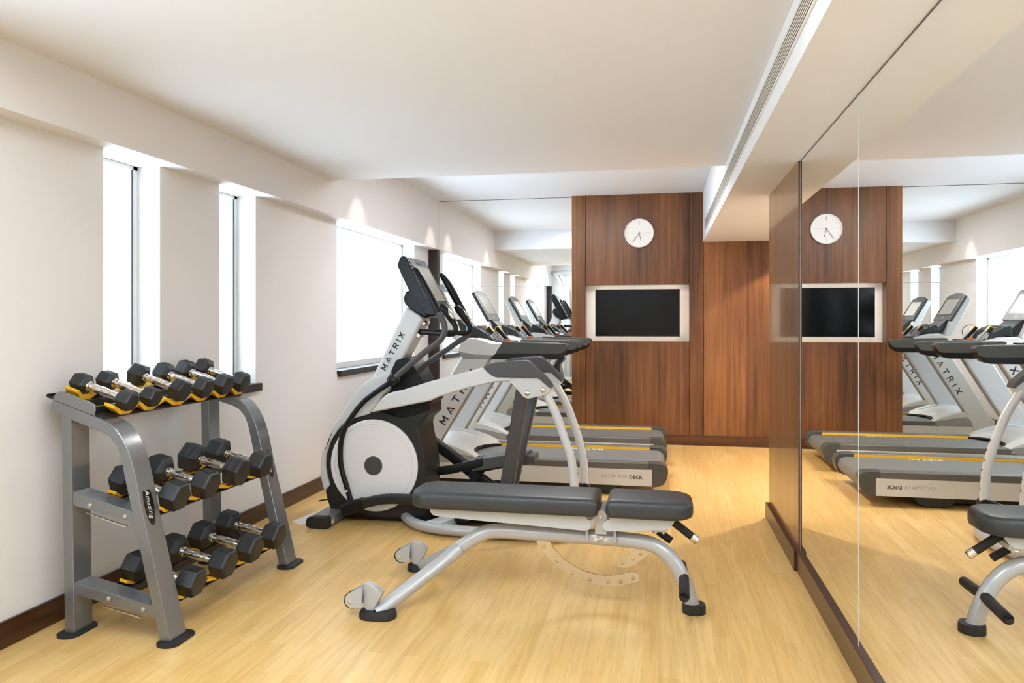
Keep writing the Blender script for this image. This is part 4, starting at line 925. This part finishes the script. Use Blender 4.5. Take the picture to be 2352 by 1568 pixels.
# ------------------------------------------------------------------ dumbbells (axis along local x, -x end towards the wall)
def hexhead(sign, xc, r, ln, rot):
    m = MB(); rs = []
    for t, k in ((-0.5, 0.60), (-0.36, 0.90), (-0.30, 1.0), (0.36, 1.0), (0.45, 0.92), (0.5, 0.74)):
        x = xc + sign * t * ln
        rs.append([(x, k * r * math.cos(rot + PI / 3 * j + PI / 6), k * r * math.sin(rot + PI / 3 * j + PI / 6)) for j in range(6)])
    return m.rings(rs)
def dumbbell(loc, tilt, span, r, ln, label, rot=0.0, txt=None, facet=0):
    d = thing('dumbbell', (0, 0, 0), label, 'dumbbell', 'dumbbells on the rack')
    MB().cyl((-span / 2, 0, 0), (1, 0, 0), [(0, 0.0135), (0.24, 0.0155), (0.5, 0.0195), (0.76, 0.0155), (1, 0.0135)], span, 20).build('handle', 'chrome', d)
    L = span - ln
    for q in range(3):
        kn = MB(); xx = (-0.26 + 0.26 * q) * L; rr_ = 0.0197 if q == 1 else 0.0172; ring = []
        for dx, dr in ((-0.006, 0), (-0.0058, 0.0006), (0.0058, 0.0006), (0.006, 0)):
            ring.append([(xx + dx, (rr_ + dr * (j % 2)) * math.cos(2 * PI * j / 20), (rr_ + dr * (j % 2)) * math.sin(2 * PI * j / 20)) for j in range(20)])
        kn.rings(ring).build('knurled_band', 'bolt', d, smooth=False)
    for s in (-1, 1):
        hd = hexhead(s, s * span / 2, r, ln, rot).build('head', 'hex', d, bevel=0.002, seg=2, ang=30)
        MB().cyl((s * (span / 2 - ln / 2 - 0.012), 0, 0), (s, 0, 0), [(0, 0.016), (0.2, 0.021), (0.6, 0.021), (1, 0.023)], 0.014, 18).build('collar', 'chrome', hd)
        # moulded plate on the upper facet of the head
        fa = rot + PI / 3 + facet * PI / 3; nn = Vector((0, math.cos(fa), math.sin(fa))); tt = Vector((0, -math.sin(fa), math.cos(fa))); ap = r * math.cos(PI / 6)
        c = Vector((s * span / 2 + s * 0.002, 0, 0)) + nn * (ap + 0.0002)
        a_, b_ = ln * 0.27, r * 0.36
        vs = []
        for z in (0, 0.0010):
            for (p, q) in ((-a_, -b_), (a_, -b_), (a_, b_), (-a_, b_)): vs.append(c + Vector((p, 0, 0)) + tt * q + nn * z)
        pl = MB().add(vs, [(0, 1, 2, 3), (7, 6, 5, 4), (0, 4, 5, 1), (1, 5, 6, 2), (2, 6, 7, 3), (3, 7, 4, 0)]).build('weight_plate', 'hexplate', hd, smooth=False)
        if txt:
            if s < 0: font_text(txt, c + nn * 0.0013, tt, Vector((1, 0, 0)), r * 0.33, pl, 'hextext', extrude=0.0005)
            else: font_text(txt, c + nn * 0.0013, -tt, Vector((-1, 0, 0)), r * 0.33, pl, 'hextext', extrude=0.0005)
    d.location = loc; d.rotation_euler = (0, tilt, 0)
    return d
ordn = ['nearest', 'second', 'third', 'fourth', 'fifth', 'farthest']
spec = [
    (0, [0.043, 0.044, 0.053, 0.053, 0.055, 0.055], 0.072, 'top tier', 'small black hex dumbbell', 0.067),
    (1, [0.063, 0.066, 0.071, 0.067], 0.092, 'middle tier', 'black hex dumbbell', 0.076),
    (2, [0.062, 0.067, 0.067, 0.066], 0.092, 'bottom tier', 'black hex dumbbell', 0.068)]
where4 = ['first', 'second', 'third', 'last']
where6 = ['first', 'second', 'third', 'fourth', 'fifth', 'last']
for ti, rl, ln, place, what, hh in spec:
    T = TIERS[ti]; th = math.atan(T['m'])
    for i, (y, r) in enumerate(zip(T['ys'], rl)):
        xm = (T['xf'] + T['xb']) / 2; span = (T['xf'] - T['xb']) / math.cos(th)
        # rests with its lower flat on the saddle
        n = T['h'] + 0.002 + r * math.cos(PI / 6 - (0.2 if (ti, i) in ((1, 2), (0, 2)) else 0.0))
        z = T['z0'] + T['m'] * (xm - T['x0']) + n * math.cos(th); x = xm - n * math.sin(th) * 1.0 - 0.0
        x = xm + n * math.sin(-th)
        w = where6[i] if ti == 0 else where4[i]
        end = 'from the near frame' if w not in ('first', 'last') else ('beside the near frame' if w == 'first' else 'beside the far frame')
        lab = '%s on the rack %s, %s %s' % (what, place, w, end)
        if ti == 1 and i == 2: lab = 'black hex dumbbell marked 15KG, third on the rack middle tier'
        if ti == 0 and i == 2: lab = 'small black hex dumbbell with its weight plates facing the camera, on the rack top tier'
        dumbbell((x, y, z), -th, span, r, ln, lab, rot=PI / 6 - (0.2 if (ti, i) in ((1, 2), (0, 2)) else 0.0), txt={(1, 2): '15KG', (0, 2): '10KG'}.get((ti, i)), facet=1 if (ti, i) in ((1, 2), (0, 2)) else 0)

# sheet of paper under the elliptical foot
tag(MB().prism([(-2.262, 4.385), (-2.165, 4.315), (-2.10, 4.57), (-2.16, 4.80), (-2.195, 4.76)], 0.0, 0.0015, 'z').build('paper_sheet', 'paper', origin=(-2.18, 4.5, 0), smooth=False), 'white paper sheet on the floor beside the front foot of the elliptical', 'paper')

# ================================================================== MULTI-GYM behind the camera (seen in the back mirror)
mg = thing('multi_gym', (-1.85, -0.3, 0), 'silver cable machine with black weight tower reflected in the back mirror', 'exercise machine')
MB().tube([(-2.05, -0.2, 0.05), (-2.05, -0.2, 1.8), (-2.10, -0.22, 2.1), (-2.22, -0.25, 2.28)], 0.036, 16).build('upright', 'silver', mg)
MB().tube([(-1.92, -0.2, 0.05), (-1.92, -0.2, 1.7), (-1.98, -0.2, 2.05), (-2.08, -0.2, 2.25)], 0.056, 16).build('upright', 'silver2', mg)
MB().tube([(-2.24, -0.22, 2.27), (-2.0, -0.2, 2.29), (-1.4, -0.2, 2.25)], 0.055, 16).build('top_beam', 'silver2', mg)
for x in (-2.26, -2.06): MB().cyl((x, -0.27, 2.28), (0, 1, 0), 0.055, 0.1, 24).build('pulley_housing', 'mgrey', mg)
MB().cyl((-1.9, -0.24, 2.13), (0, 1, 0), 0.09, 0.05, 28).build('pulley', 'plate_white', mg)
MB().box(-1.80, -1.55, -0.45, -0.12, 0.1, 1.95).build('weight_tower', 'black', mg, bevel=0.01)
MB().box(-2.2, -1.4, -0.5, -0.05, 0.0, 0.07).build('base_frame', 'silver', mg, bevel=0.01)
MB().tube([(-1.95, -0.1, 0.9), (-1.6, 0.0, 0.7), (-1.3, 0.1, 0.45)], 0.03, 14).build('press_arm', 'silver', mg)
MB().box(-1.75, -1.35, -0.05, 0.30, 0.42, 0.50).build('seat', 'pad', mg, bevel=0.02)
MB().box(-1.60, -1.5, 0.05, 0.15, 0.0, 0.43).build('seat_post', 'silver', mg, bevel=0.005)

# ================================================================== WORLD, CAMERA, VIEW
SKY = (3.6, 4.1, 4.6, 1); GROUND_FILL = (6.9, 8.6, 10.6, 1)
wd = bpy.data.worlds.new('daylight'); S.world = wd; wd.use_nodes = True
bg = wd.node_tree.nodes['Background']; bg.inputs[1].default_value = 1.0
_N = wd.node_tree.nodes; _L = wd.node_tree.links
_tc = _N.new('ShaderNodeTexCoord'); _sp = _N.new('ShaderNodeSeparateXYZ'); _L.new(_tc.outputs['Generated'], _sp.inputs[0])
_cr = _N.new('ShaderNodeMapRange'); _cr.inputs[1].default_value = -0.35; _cr.inputs[2].default_value = 0.25; _L.new(_sp.outputs['Z'], _cr.inputs[0])
_mx = _N.new('ShaderNodeMix'); _mx.data_type = 'RGBA'; _L.new(_cr.outputs[0], _mx.inputs[0])
_mx.inputs[6].default_value = GROUND_FILL; _mx.inputs[7].default_value = SKY   # cool glow added from below to brighten the ceiling, hazy sky above
_L.new(_mx.outputs[2], bg.inputs[0])

F_PX, V0 = 1740.0, 738.0
cd = bpy.data.cameras.new('camera'); cam = bpy.data.objects.new('camera', cd); COL.objects.link(cam)
cd.sensor_width = 36.0; cd.lens = 36.0 * F_PX / 2352.0; cd.shift_y = -(784.0 - V0) / 2352.0 * 1.0
cd.clip_start = 0.05
cam.location = (0, 0, 1.25); cam.rotation_euler = (PI / 2, 0, math.atan(341.5 / F_PX))
S.camera = cam
S.view_settings.view_transform = 'Standard'; S.view_settings.look = 'None'; S.view_settings.gamma = 1.0; S.view_settings.exposure = 0.36
S.view_settings.use_curve_mapping = False
for o in bpy.data.objects:
    if '_o' in o: del o['_o']
